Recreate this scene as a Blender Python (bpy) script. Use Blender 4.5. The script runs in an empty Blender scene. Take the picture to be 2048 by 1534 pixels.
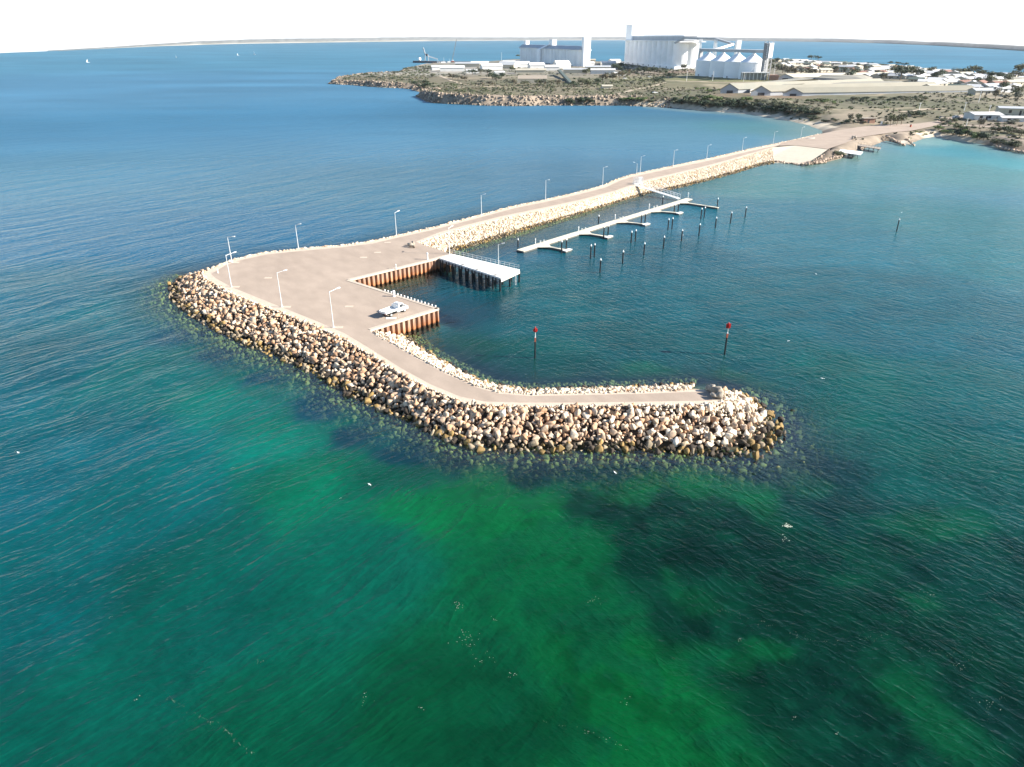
import bpy, math, random
import numpy as np
from mathutils import Vector, Matrix
random.seed(7); rng = np.random.default_rng(7)
R = math.radians
scene = bpy.context.scene
C = scene.collection

# ---------------------------------------------------------------- camera
F = 1420.0; CX = 1024.0; CY = 767.0; CAMH = 48.0
PITCH = math.atan((CY - 74.0) / F); ROLL = R(-0.11)
camd = bpy.data.cameras.new('camera'); cam = bpy.data.objects.new('camera', camd); C.objects.link(cam)
camd.sensor_width = 36; camd.sensor_fit = 'HORIZONTAL'; camd.lens = 36 * F / 2048
camd.clip_start = 0.5; camd.clip_end = 60000
CM = Matrix.Rotation(math.pi / 2 - PITCH, 4, 'X') @ Matrix.Rotation(ROLL, 4, 'Z')
cam.matrix_world = Matrix.Translation((0, 0, CAMH)) @ CM
scene.camera = cam
CR = np.array(CM.to_3x3())

# ---------------------------------------------------------------- light
SUN_EL = R(28); SUN_AZ = R(97)          # azimuth from +Y (view direction) towards +X (right)
sdir = Vector((math.sin(SUN_AZ) * math.cos(SUN_EL), math.cos(SUN_AZ) * math.cos(SUN_EL), math.sin(SUN_EL)))
sl = bpy.data.lights.new('sun', 'SUN'); sl.energy = 5.0; sl.angle = R(0.55); sl.color = (1.0, 0.92, 0.82)
so = bpy.data.objects.new('sun', sl); C.objects.link(so)
so.rotation_euler = sdir.to_track_quat('Z', 'Y').to_euler(); so.location = (0, 0, 200)
w = bpy.data.worlds.new('World'); scene.world = w; w.use_nodes = True
wn = w.node_tree.nodes; wl = w.node_tree.links; wn.clear()
sky = wn.new('ShaderNodeTexSky'); sky.sky_type = 'NISHITA'; sky.sun_disc = False
sky.sun_elevation = SUN_EL; sky.sun_rotation = SUN_AZ; sky.air_density = 1.0; sky.dust_density = 0.15; sky.ozone_density = 3.0
tc = wn.new('ShaderNodeTexCoord'); sp = wn.new('ShaderNodeSeparateXYZ'); cb = wn.new('ShaderNodeCombineXYZ')
mx = wn.new('ShaderNodeMath'); mx.operation = 'MAXIMUM'; mx.inputs[1].default_value = 0.012
wl.new(tc.outputs['Generated'], sp.inputs[0]); wl.new(sp.outputs[0], cb.inputs[0]); wl.new(sp.outputs[1], cb.inputs[1])
wl.new(sp.outputs[2], mx.inputs[0]); wl.new(mx.outputs[0], cb.inputs[2]); wl.new(cb.outputs[0], sky.inputs[0])
bg = wn.new('ShaderNodeBackground'); bg.inputs[1].default_value = 0.072
wo = wn.new('ShaderNodeOutputWorld'); hz1 = wn.new('ShaderNodeMapRange'); hz1.inputs[1].default_value = 0.0; hz1.inputs[2].default_value = 0.042; hz1.inputs[3].default_value = .9; hz1.inputs[4].default_value = 0.0
wl.new(sp.outputs[2], hz1.inputs[0]); wm = wn.new('ShaderNodeMix'); wm.data_type = 'RGBA'; wl.new(hz1.outputs[0], wm.inputs[0]); wl.new(sky.outputs[0], wm.inputs[6]); wm.inputs[7].default_value = (6.2, 6.4, 6.7, 1)
wl.new(wm.outputs[2], bg.inputs[0]); wl.new(bg.outputs[0], wo.inputs[0])
scene.view_settings.view_transform = 'Standard'; scene.view_settings.look = 'None'
scene.view_settings.gamma = 1; scene.view_settings.exposure = 1.52; scene.view_settings.use_curve_mapping = False
scene.cycles.max_bounces = 6; scene.cycles.transparent_max_bounces = 8

# ---------------------------------------------------------------- geometry helpers
def rays(px, py):
    px = np.asarray(px, float); py = np.asarray(py, float)
    d = np.stack([(px - CX) / F, -(py - CY) / F, -np.ones_like(px)], -1)
    return d @ CR.T
def GN(px, py, z=0.0):
    d = rays(px, py); t = (z - CAMH) / d[..., 2]
    return np.stack([d[..., 0] * t, d[..., 1] * t], -1)
def G(px, py, z=0.0):
    a = GN(px, py, z); return Vector((float(a[0]), float(a[1]), z))
def atrange(px, py, rr):
    d = rays(px, py); h = math.hypot(d[0], d[1]); t = rr / h
    return Vector((d[0] * t, d[1] * t, CAMH + d[2] * t))
def height_at(base, tpx, tpy):
    """height of a vertical line at base whose top shows at pixel row tpy"""
    d = rays(tpx, tpy); h = math.hypot(base[0], base[1]); t = h / math.hypot(d[0], d[1])
    return CAMH + d[2] * t - base[2]
def PX(pts):
    p = np.asarray(pts, float) - np.array([0, 0, CAMH]); c = p @ CR
    return CX + F * c[..., 0] / -c[..., 2], CY - F * c[..., 1] / -c[..., 2]
def resample(P, n):
    P = np.asarray(P, float); s = np.r_[0, np.cumsum(np.linalg.norm(np.diff(P[:, :2], axis=0), axis=1))]
    t = np.linspace(0, s[-1], n); return np.stack([np.interp(t, s, P[:, i]) for i in range(P.shape[1])], -1), s[-1]
def smooth(P, it=2):
    P = np.asarray(P, float)
    for _ in range(it):
        Q = [P[0]]
        for a, b in zip(P[:-1], P[1:]): Q += [a * .75 + b * .25, a * .25 + b * .75]
        Q.append(P[-1]); P = np.array(Q)
    return P
def sdf(pts, poly):
    """signed distance (positive inside) of pts (n,2) to closed polygon; also nearest segment index and parameter"""
    pts = np.asarray(pts, float); poly = np.asarray(poly, float)[:, :2]; n = len(poly)
    best = np.full(len(pts), 1e18); idx = np.zeros(len(pts), int); par = np.zeros(len(pts)); ins = np.zeros(len(pts), bool)
    for i in range(n):
        a = poly[i]; b = poly[(i + 1) % n]; ab = b - a; L = ab @ ab + 1e-12
        t = np.clip(((pts - a) @ ab) / L, 0, 1); q = pts - a - t[:, None] * ab; d = (q ** 2).sum(1)
        m = d < best; best[m] = d[m]; idx[m] = i; par[m] = t[m]
        c = ((a[1] > pts[:, 1]) != (b[1] > pts[:, 1]))
        if c.any():
            xi = a[0] + (pts[:, 1] - a[1]) / (b[1] - a[1] + 1e-15) * (b[0] - a[0]); ins ^= c & (pts[:, 0] < xi)
    d = np.sqrt(best); return np.where(ins, d, -d), idx, par
def sstep(a, b, x):
    t = np.clip((x - a) / (b - a), 0, 1); return t * t * (3 - 2 * t)
_perm = rng.random((256, 256))
def vnoise(x, y, sc, seed=0):
    x = np.asarray(x) / sc + seed * 17.3; y = np.asarray(y) / sc + seed * 9.7
    xi = np.floor(x).astype(int); yi = np.floor(y).astype(int); fx = x - xi; fy = y - yi
    fx = fx * fx * (3 - 2 * fx); fy = fy * fy * (3 - 2 * fy); g = lambda i, j: _perm[i % 256, j % 256]
    return (g(xi, yi) * (1 - fx) + g(xi + 1, yi) * fx) * (1 - fy) + (g(xi, yi + 1) * (1 - fx) + g(xi + 1, yi + 1) * fx) * fy
def fbm(x, y, sc, seed=0, o=4):
    s = 0; a = 1; t = 0
    for k in range(o): s = s + a * vnoise(x, y, sc / 2 ** k, seed + k * 3); t += a; a *= .55
    return s / t

# ---------------------------------------------------------------- objects
def props(o, label=None, cat=None, group=None, kind=None):
    if label: o['label'] = label
    if cat: o['category'] = cat
    if group: o['group'] = group
    if kind: o['kind'] = kind
    return o
def thing(name, loc, rz, label, cat, group=None):
    o = bpy.data.objects.new(name, None); C.objects.link(o); o.location = loc; o.rotation_euler = (0, 0, rz)
    o.empty_display_size = .3
    return props(o, label, cat, group)
def mesh_np(name, V, Fc, mat, parent=None, cols=None, smooth_=False, attrs=None, facecols=None):
    V = np.asarray(V, np.float32); me = bpy.data.meshes.new(name)
    if isinstance(Fc, np.ndarray):
        k = Fc.shape[1]; me.vertices.add(len(V)); me.vertices.foreach_set('co', V.ravel())
        me.loops.add(Fc.size); me.loops.foreach_set('vertex_index', Fc.astype(np.int32).ravel())
        me.polygons.add(len(Fc)); me.polygons.foreach_set('loop_start', np.arange(0, Fc.size, k, dtype=np.int32))
        me.update(calc_edges=True); me.validate()
    else:
        me.from_pydata([tuple(map(float, v)) for v in V], [], Fc); me.update()
    if cols is not None:
        a = me.color_attributes.new('col', 'FLOAT_COLOR', 'POINT')
        c = np.ones((len(V), 4), np.float32); c[:, :3] = cols; a.data.foreach_set('color', c.ravel())
    if facecols is not None:
        a = me.attributes.new('fcol', 'FLOAT_COLOR', 'FACE')
        c = np.ones((len(me.polygons), 4), np.float32); c[:, :3] = facecols; a.data.foreach_set('color', c.ravel())
    for nme, arr in (attrs or {}).items():
        a = me.attributes.new(nme, 'FLOAT', 'POINT'); a.data.foreach_set('value', np.asarray(arr, np.float32))
    if smooth_: me.polygons.foreach_set('use_smooth', np.ones(len(me.polygons), bool))
    me.materials.append(mat); o = bpy.data.objects.new(name, me); C.objects.link(o)
    if parent is not None: o.parent = parent
    return o
class MB:
    def __init__(s): s.v = []; s.f = []
    def add(s, vs, fs):
        n = len(s.v); s.v += [tuple(v) for v in vs]; s.f += [tuple(i + n for i in f) for f in fs]; return s
    def box(s, x0, x1, y0, y1, z0, z1, M=None):
        vs = [Vector((x, y, z)) for z in (z0, z1) for y in (y0, y1) for x in (x0, x1)]
        if M is not None: vs = [M @ v for v in vs]
        return s.add(vs, [(0, 2, 3, 1), (4, 5, 7, 6), (0, 1, 5, 4), (2, 6, 7, 3), (0, 4, 6, 2), (1, 3, 7, 5)])
    def bar(s, a, b, w, h=None):
        """square bar from a to b"""
        a = Vector(a); b = Vector(b); h = h or w; d = (b - a).normalized()
        u = d.cross(Vector((0, 0, 1))); u = u.normalized() if u.length > 1e-4 else Vector((1, 0, 0)); v = u.cross(d).normalized()
        vs = [p + u * sx * w / 2 + v * sy * h / 2 for p in (a, b) for sy in (-1, 1) for sx in (-1, 1)]
        return s.add(vs, [(0, 2, 3, 1), (4, 5, 7, 6), (0, 1, 5, 4), (2, 6, 7, 3), (0, 4, 6, 2), (1, 3, 7, 5)])
    def tube(s, a, b, r0, r1=None, n=10, cap=True):
        a = Vector(a); b = Vector(b); r1 = r0 if r1 is None else r1; d = (b - a).normalized()
        u = d.cross(Vector((0, 0, 1))); u = u.normalized() if u.length > 1e-4 else Vector((1, 0, 0)); v = d.cross(u).normalized()
        vs = [p + (u * math.cos(2 * math.pi * i / n) + v * math.sin(2 * math.pi * i / n)) * r for p, r in ((a, r0), (b, r1)) for i in range(n)]
        fs = [(i, (i + 1) % n, n + (i + 1) % n, n + i) for i in range(n)]
        if cap: fs += [tuple(range(n))[::-1], tuple(range(n, 2 * n))]
        return s.add(vs, fs)
    def lathe(s, prof, n=14, o=(0, 0, 0)):
        vs = [(o[0] + r * math.cos(2 * math.pi * i / n), o[1] + r * math.sin(2 * math.pi * i / n), o[2] + z) for r, z in prof for i in range(n)]
        fs = [(k * n + i, k * n + (i + 1) % n, (k + 1) * n + (i + 1) % n, (k + 1) * n + i) for k in range(len(prof) - 1) for i in range(n)]
        fs += [tuple(range(n))[::-1], tuple(range((len(prof) - 1) * n, len(prof) * n))]
        return s.add(vs, fs)
    def prism(s, poly, z0, z1, M=None):
        n = len(poly); vs = [Vector((p[0], p[1], z)) for z in (z0, z1) for p in poly]
        if M is not None: vs = [M @ v for v in vs]
        return s.add(vs, [tuple(range(n))[::-1], tuple(range(n, 2 * n))] + [(i, (i + 1) % n, n + (i + 1) % n, n + i) for i in range(n)])
    def side(s, poly, y0, y1, M=None):
        """polygon in the xz plane extruded along y"""
        n = len(poly); vs = [Vector((p[0], y, p[1])) for y in (y0, y1) for p in poly]
        if M is not None: vs = [M @ v for v in vs]
        return s.add(vs, [tuple(range(n)), tuple(range(n, 2 * n))[::-1]] + [(i, n + i, n + (i + 1) % n, (i + 1) % n) for i in range(n)])
    def build(s, name, mat, parent=None, smooth_=False, bevel=0):
        me = bpy.data.meshes.new(name); me.from_pydata([tuple(v) for v in s.v], [], s.f)
        me.validate(); me.update(); me.materials.append(mat)
        if smooth_: me.polygons.foreach_set('use_smooth', np.ones(len(me.polygons), bool))
        import bmesh
        bm = bmesh.new(); bm.from_mesh(me); bmesh.ops.recalc_face_normals(bm, faces=bm.faces)
        if bevel: bmesh.ops.bevel(bm, geom=bm.edges[:], offset=bevel, segments=2, affect='EDGES', clamp_overlap=True)
        bm.to_mesh(me); bm.free()
        o = bpy.data.objects.new(name, me); C.objects.link(o)
        if parent is not None: o.parent = parent
        return o
def copy_tree(o, parent=None):
    c = o.copy(); C.objects.link(c)
    if parent is not None: c.parent = parent; c.matrix_parent_inverse = o.matrix_parent_inverse
    for ch in o.children: copy_tree(ch, c)
    return c

# ---------------------------------------------------------------- materials
def newmat(name):
    m = bpy.data.materials.new(name); m.use_nodes = True; nt = m.node_tree; b = nt.nodes['Principled BSDF']
    return m, nt, b, nt.nodes.new, nt.links.new
def mat(name, col, rough=.6, var=.12, sc=3.0, bump=0.0, metal=0, spec=.5, dirt=None, dirt_sc=.6):
    m, nt, b, N, L = newmat(name)
    b.inputs['Roughness'].default_value = rough; b.inputs['Metallic'].default_value = metal
    b.inputs['Specular IOR Level'].default_value = spec
    co = N('ShaderNodeNewGeometry'); nz = N('ShaderNodeTexNoise'); nz.inputs['Scale'].default_value = sc; nz.inputs['Detail'].default_value = 6
    L(co.outputs['Position'], nz.inputs['Vector'])
    r = N('ShaderNodeValToRGB'); r.color_ramp.elements[0].position = .3; r.color_ramp.elements[1].position = .7
    r.color_ramp.elements[0].color = (*[c * (1 - var) for c in col], 1); r.color_ramp.elements[1].color = (*[min(1, c * (1 + var)) for c in col], 1)
    L(nz.outputs['Fac'], r.inputs[0]); out = r.outputs[0]
    if dirt:
        n2 = N('ShaderNodeTexNoise'); n2.inputs['Scale'].default_value = dirt_sc; n2.inputs['Detail'].default_value = 8; n2.inputs['Roughness'].default_value = .7
        L(co.outputs['Position'], n2.inputs['Vector'])
        rr = N('ShaderNodeMapRange'); rr.inputs[1].default_value = .5; rr.inputs[2].default_value = .72; L(n2.outputs['Fac'], rr.inputs[0])
        mi = N('ShaderNodeMix'); mi.data_type = 'RGBA'; L(rr.outputs[0], mi.inputs[0]); L(out, mi.inputs[6]); mi.inputs[7].default_value = (*dirt, 1); out = mi.outputs[2]
    L(out, b.inputs['Base Color'])
    if bump:
        bp = N('ShaderNodeBump'); bp.inputs['Strength'].default_value = bump; bp.inputs['Distance'].default_value = .05
        L(nz.outputs['Fac'], bp.inputs['Height']); L(bp.outputs[0], b.inputs['Normal'])
    return m
def attr_mat(name, attr='col', rough=.85, sc=4., var=.18, bump=.3, dist=.1, spec=.3):
    m, nt, b, N, L = newmat(name); b.inputs['Roughness'].default_value = rough; b.inputs['Specular IOR Level'].default_value = spec
    a = N('ShaderNodeAttribute'); a.attribute_name = attr
    co = N('ShaderNodeNewGeometry'); nz = N('ShaderNodeTexNoise'); nz.inputs['Scale'].default_value = sc; nz.inputs['Detail'].default_value = 6
    nz.inputs['Roughness'].default_value = .65; L(co.outputs['Position'], nz.inputs['Vector'])
    mr = N('ShaderNodeMapRange'); mr.inputs[1].default_value = .3; mr.inputs[2].default_value = .7; mr.inputs[3].default_value = 1 - var; mr.inputs[4].default_value = 1 + var
    L(nz.outputs['Fac'], mr.inputs[0])
    mi = N('ShaderNodeVectorMath'); mi.operation = 'SCALE'; L(a.outputs['Color'], mi.inputs[0]); L(mr.outputs[0], mi.inputs[3]); L(mi.outputs[0], b.inputs['Base Color'])
    if bump:
        bp = N('ShaderNodeBump'); bp.inputs['Strength'].default_value = bump; bp.inputs['Distance'].default_value = dist
        L(nz.outputs['Fac'], bp.inputs['Height']); L(bp.outputs[0], b.inputs['Normal'])
    return m
M = {}
M['rock'] = attr_mat('rock_stone', 'fcol', .8, 2.2, .25, .6, .12)
M['bank'] = attr_mat('bank_rubble', 'col', .9, 1.5, .35, .5, .2)
M['land'] = attr_mat('land_soil', 'col', .95, .12, .22, 0, 1)
M['leaf'] = attr_mat('foliage', 'fcol', .7, .8, .2, 0)
M['bark'] = mat('bark', (.16, .12, .09), .9)
M['white'] = mat('white_paint', (.8, .8, .78), .4, .05, dirt=(.55, .52, .46), dirt_sc=1.5)
M['galv'] = mat('galvanised_steel', (.62, .63, .62), .45, .08, metal=.2)
M['black'] = mat('black_pile_sleeve', (.012, .013, .015), .45, .3)
M['conc'] = mat('pale_concrete', (.62, .58, .5), .8, .08, 2, .2, dirt=(.45, .4, .33))
M['deck'] = mat('deck_concrete', (.80, .78, .73), .8, .05, 1.2, .1)
M['conc_dk'] = mat('beam_concrete', (.34, .33, .31), .85, .12, 2)
M['red'] = mat('red_paint', (.42, .025, .02), .45, .1)
M['tyre'] = mat('tyre_rubber', (.015, .015, .015), .8)
M['glass'] = mat('dark_glass', (.03, .035, .04), .08, .05, spec=.8)
M['silo'] = mat('silo_concrete', (.88, .88, .86), .7, .05, .08, dirt=(.76, .76, .73), dirt_sc=.05)
M['silo_w'] = mat('silo_white', (.92, .92, .91), .55, .04, .1)
M['galroof'] = mat('grey_sheet_roof', (.36, .38, .40), .5, .1, .1)
M['steel'] = mat('grey_steel', (.30, .31, .32), .6, .12, .5)
M['tarp'] = mat('bunker_sheeting', (.27, .255, .205), .85, .08, .05, dirt=(.22, .225, .19), dirt_sc=.03)
M['darkdoor'] = mat('dark_opening', (.04, .04, .045), .8)
M['brick'] = mat('brown_brick', (.30, .17, .12), .85, .15, 1)
M['cream'] = mat('cream_wall', (.5, .45, .35), .8, .08, .4)
M['roofred'] = mat('red_tile_roof', (.22, .12, .09), .8, .1, .5)
M['roofwhite'] = mat('white_sheet_roof', (.60, .60, .58), .5, .05, .2)
M['roofgrey'] = mat('mid_grey_roof', (.40, .42, .43), .6, .08, .3)
M['roofgreen'] = mat('green_sheet_roof', (.085, .11, .09), .6, .1, .3)
M['roofcream'] = mat('cream_sheet_roof', (.42, .39, .31), .6, .06, .3)
M['sand'] = mat('bright_sand', (.72, .62, .46), .95, .08, .3)
M['timber'] = mat('weathered_timber', (.30, .26, .21), .85, .15, 2)
M['rust'] = mat('rusty_red_hull', (.42, .10, .05), .7, .15, .5)
M['darkhull'] = mat('dark_hull', (.05, .06, .08), .6, .1, .5)
M['gull'] = mat('gull_feathers', (.82, .82, .8), .7, .03)
# ================================================================ BREAKWATER OUTLINES (pixel rows of the photograph turned into ground points)
QZ = 2.8
OUT = [(412,543,372,553),(404,547,345,570),(408,556,350,598),(425,566,385,628),(465,588,430,654),(520,610,492,685),(590,637,565,714),
 (640,657,640,747),(690,680,690,783),(740,710,757,812),(800,748,815,836),(860,779,862,862),(920,803,933,890),(970,812,1000,896),
 (1060,814,1080,899),(1150,813,1160,897),(1300,811,1300,898),(1400,810,1405,906),(1440,806,1500,908),(1452,798,1552,872),
 (1448,790,1547,834),(1436,783,1505,801),(1424,779,1465,785)]
INNER = [(1424,779,1465,785),(1375,779,1390,771),(1281,783,1290,775),(1187,785,1190,778),(1060,788,1062,781),(1000,783,1005,774),(950,770,962,764),
 (890,743,917,741),(830,711,880,721),(780,683,841,698),(745,664,807,672)]
CAUSE_IN = [(832,487,903,508),(850,479,901,502),(880,469,928,495),(940,452,973,482),(1000,437,1020,468),(1090,418,1100,444),(1160,403,1170,424),(1230,384,1248,400),
 (1290,363,1293,387),(1340,351,1352,376),(1400,337,1410,362),(1450,324,1469,346),(1500,309,1520,330),(1545,295,1548,327)]
FAR = [(412,543),(425,536),(450,526),(480,516),(530,505),(600,498),(680,491),(745,483),(800,470),(860,457),(940,436),(1030,412),(1090,400),
 (1160,384),(1210,371),(1240,357),(1262,350),(1300,342),(1345,332),(1400,321),(1450,310),(1500,298),(1550,288),(1600,277),(1640,268)]
def pairs(L): return (np.array([G(a, b, QZ)[:2] for a, b, c, d in L]), np.array([G(c, d, 0)[:2] for a, b, c, d in L]))
def offset(P, dist):
    P = np.asarray(P, float); T = np.gradient(P, axis=0); T /= np.linalg.norm(T, axis=1)[:, None]
    return P + np.stack([T[:, 1], -T[:, 0]], 1) * dist
oc, ow = pairs(OUT); ic, iw = pairs(INNER); cc, cw = pairs(CAUSE_IN)
iw = ic + (iw - ic) / np.linalg.norm(iw - ic, axis=1)[:, None] * np.clip(np.linalg.norm(iw - ic, axis=1), 3.2, 9)[:, None]
fc = smooth(np.array([G(a, b, QZ)[:2] for a, b in FAR]), 1); fw = offset(fc, -5.0)
if fw[10, 1] < fc[10, 1]: fw = offset(fc, 5.0)
fw[0] = ow[0]
WALL2 = [(745,664),(740,660),(877,617)]; WALL1 = [(877,617),(697,560),(862,520),(903,508.5)]
# closed shoreline of the whole breakwater
shore = np.vstack([fw[::-1], ow, iw[1:], [G(745,664,0)[:2]], [G(740,660,0)[:2]], [G(877,617,QZ)[:2]], [G(697,560,QZ)[:2]], [G(862,520,QZ)[:2]], [G(880,514,QZ)[:2]], cw])

# ================================================================ PENINSULA
# pixel, pixel, coast height, coast width
COAST = [(1545,318,2.6,6),(1572,325,2.6,9),(1605,331,2.6,9),(1650,325,2.6,5),(1683,317,2.6,5),(1692,309,2.6,5),(1716,301,2.6,5),(1740,293,2.6,6),(1772,281,2.6,6),(1795,286,2.6,7),
 (1830,285,2.6,8),(1852,276,2.6,12),(1874,273,3,16),(1903,280,3.5,18),(1946,285,4,14),(1983,292,3.5,9),(2012,301,3,8),(2048,305,3,9),(2200,330,3,9),(2600,390,3,9),
 (3300,300,4,20),(3300,190,7,40),(2600,172,7,40),(2300,165,7,40),(2048,158,7,40),(1962,156,7,40),(1850,142,7,40),(1763,134,7,40),(1664,129,7,40),(1540,123,7,40),(1390,123,6,30),(1200,129,6,30),
 (1100,122,5,20),(1020,122,3.5,12),(960,127,3,8),(900,128,3,8),(876,129,3,8),(845,132,3,8),(804,142,4,10),(788,149,4,10),(716,152,3,7),(673,159,3,5),(660,168,3,5),(700,170,4.5,6),(738,173,5,6),(763,175,5,8),
 (814,177,4,9),(842,184,2.5,16),(850,188,3,10),(836,193,5,6),(850,200,6,6),(866,206,7,5),(927,209,7,5),(968,211,6.5,6),(1040,212,6,8),(1073,211,6,9),(1146,211,6,9),(1244,211,6,9),(1290,213,6,14),(1349,216,6.5,18),
 (1400,221,6.5,20),(1451,225,6.5,22),(1498,228,6.5,24),(1546,236,6.5,26),(1585,244,5,26),(1615,250,3.5,20),(1645,262,2.7,12),(1640,272,2.7,8),(1600,282,2.7,5)]
cpoly = np.array([G(a, b, 0)[:2] for a, b, h, ww in COAST]); cH = np.array([c[2] for c in COAST], float); cW = np.array([c[3] for c in COAST], float)
ROADP = [(1560,287),(1600,276.5),(1640,268),(1680,260),(1720,253.5),(1760,250),(1800,248),(1835,247),(1866,243),(1880,247),(1868,252),(1825,261),(1776,266),(1714,275),(1699,283),(1656,298),(1591,290.5),(1560,291.5)]
roadp = np.array([G(a, b, QZ)[:2] for a, b in ROADP])
def axis(a, b, d0, gr, start):
    out = [a]; 
    while out[-1] < b: out.append(out[-1] + max(d0, d0 + gr * (out[-1] - start)))
    return np.array(out)
gx = np.r_[np.arange(-330, 520, 3.2), axis(520, 2600, 3.2, .012, 520)]; gy = axis(265, 2150, 2.6, .006, 500)
X, Y = np.meshgrid(gx, gy); P = np.stack([X.ravel(), Y.ravel()], 1)
wob = np.stack([fbm(P[:, 0], P[:, 1], 22, 1) - .5, fbm(P[:, 0], P[:, 1], 22, 2) - .5], 1) * 7
wob *= sstep(330, 480, P[:, 1])[:, None]
D, si, sp_ = sdf(P + wob, cpoly); nx = (si + 1) % len(cH)
Hc = cH[si] * (1 - sp_) + cH[nx] * sp_; Wc = cW[si] * (1 - sp_) + cW[nx] * sp_
shp = X.shape
def blur(a, k):
    a = a.reshape(shp)
    for ax in (0, 1):
        for _ in range(2):
            p = np.pad(a, [(k, k) if i == ax else (0, 0) for i in range(2)], mode='edge'); cs = np.cumsum(p, ax)
            z0 = np.zeros_like(np.take(cs, [0], ax)); cs = np.concatenate([z0, cs], ax); n = 2 * k + 1
            a = (np.take(cs, range(n, cs.shape[ax]), ax) - np.take(cs, range(0, cs.shape[ax] - n), ax)) / n
    return a.ravel()
Hc = np.where(D > 10, blur(Hc, 8), Hc)
rough_ = fbm(P[:, 0], P[:, 1], 14, 5)
Z = np.where(D < 0, np.maximum(-4, -.15 + D * .22), Hc * sstep(0, 1, (D + (rough_ - .5) * Wc * .7) / Wc) ** .8 + .12 * np.minimum(D, 3))
Z += sstep(8, 60, D) * (2.2 * (fbm(P[:, 0], P[:, 1], 70, 6) - .5) + .8 * (rough_ - .5)) + sstep(20, 320, D) * 2.6
Z += sstep(1, 6, D) * (Wc < 8) * (fbm(P[:, 0], P[:, 1], 6, 9) - .5) * 1.6
dr, _, _ = sdf(P, roadp); inn = (P[:, 1] < 700)
Z = np.where(inn & (D > 0), np.minimum(Z, 2.62 + np.maximum(0, -dr - 3) * .16), Z)
slp, _, _ = sdf(P, np.array([G(a, b_, 1)[:2] for a, b_ in ((1540,290),(1591,289),(1660,297),(1632,320),(1608,334),(1560,334),(1540,330))]))
Z = np.where(inn & (slp > -1), np.minimum(Z, -1.2), Z)
Zg = Z.reshape(shp)
def hz(x, y):
    i = int(np.clip(np.searchsorted(gx, x) - 1, 0, len(gx) - 2)); j = int(np.clip(np.searchsorted(gy, y) - 1, 0, len(gy) - 2))
    u = min(1, max(0, (x - gx[i]) / (gx[i + 1] - gx[i]))); v = min(1, max(0, (y - gy[j]) / (gy[j + 1] - gy[j])))
    return (Zg[j, i] * (1 - u) + Zg[j, i + 1] * u) * (1 - v) + (Zg[j + 1, i] * (1 - u) + Zg[j + 1, i + 1] * u) * v
def T(px, py):
    """point of the terrain seen at a pixel"""
    d = rays(px, py); t0 = (12.5 - CAMH) / d[2]; t1 = (0 - CAMH) / d[2]; prev = t0
    for k in range(160):
        t = t0 + (t1 - t0) * k / 159; x, y, z = d[0] * t, d[1] * t, CAMH + d[2] * t
        if z <= hz(x, y): break
        prev = t
    return Vector((x, y, hz(x, y)))
# soil colours by control points (px, py, rgb, radius m)
SOIL = [(700,160,(.30,.25,.17),60),(780,160,(.24,.22,.14),60),(860,165,(.26,.24,.15),50),(900,190,(.22,.20,.11),40),(1000,195,(.25,.22,.13),40),(1100,196,(.26,.23,.14),40),(1200,196,(.24,.22,.13),40),
 (900,140,(.62,.58,.5),60),(950,133,(.52,.5,.46),60),(1000,140,(.48,.45,.38),60),(930,155,(.42,.36,.25),30),(960,165,(.34,.29,.19),30),(1080,185,(.36,.31,.22),20),(1050,175,(.40,.33,.22),25),
 (1180,180,(.31,.28,.17),30),(1240,178,(.30,.27,.17),30),(1310,175,(.30,.28,.16),30),(1400,160,(.33,.33,.14),35),(1450,163,(.33,.33,.14),30),(1350,152,(.40,.38,.25),30),(1300,190,(.26,.23,.15),40),(1380,195,(.22,.21,.13),30),
 (1450,195,(.42,.27,.18),14),(1530,196,(.42,.27,.18),14),(1490,150,(.45,.38,.28),30),(1560,215,(.2,.2,.12),20),(1640,215,(.50,.42,.30),16),(1665,222,(.55,.46,.33),14),(1655,235,(.5,.42,.3),12),(1720,222,(.52,.44,.32),12),(1760,205,(.22,.22,.13),25),(1800,210,(.2,.2,.12),25),(1850,210,(.22,.22,.13),25),
 (1700,240,(.42,.36,.26),10),(1850,195,(.4,.35,.25),30),(1900,185,(.42,.37,.27),30),(1960,180,(.42,.37,.27),40),(2040,190,(.42,.38,.28),40),(1900,225,(.3,.27,.17),12),(1950,215,(.3,.28,.17),14),(1920,245,(.38,.31,.21),9),(2000,262,(.32,.3,.17),9),(1900,262,(.30,.27,.14),7),(1980,275,(.22,.22,.1),8),(2040,290,(.3,.28,.15),8),(1990,240,(.45,.36,.27),9),
 (1700,130,(.4,.36,.28),150),(1850,150,(.38,.35,.27),120),(1560,130,(.38,.35,.27),100),(2040,160,(.35,.33,.24),100),(1200,140,(.45,.42,.36),60),(1310,150,(.42,.33,.24),30),(1370,148,(.48,.32,.24),20)]
sc_ = np.array([G(a, b, 6)[:2] for a, b, c, r in SOIL]); scol = np.array([c for a, b, c, r in SOIL]); sr = np.array([r for a, b, c, r in SOIL], float)
wsum = np.full(len(P), 1e-9); col = np.zeros((len(P), 3))
for c_, k_, r_ in zip(sc_, scol, sr):
    d2 = ((P - c_) ** 2).sum(1) / (r_ * 1.3) ** 2; ww = 1 / (1 + d2 ** 2) * (1 if r_ > 20 else 1.3) + np.exp(-d2) * 2
    wsum += ww; col += ww[:, None] * k_
col /= wsum[:, None]; col *= .44
g1 = fbm(P[:, 0], P[:, 1], 26, 11); g2 = fbm(P[:, 0], P[:, 1], 7, 12)
scrubby = sstep(.46, .62, g1 * .6 + g2 * .4)[:, None]
col = col * (1 - .55 * scrubby) + np.array([.085, .095, .05]) * .55 * scrubby
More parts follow.
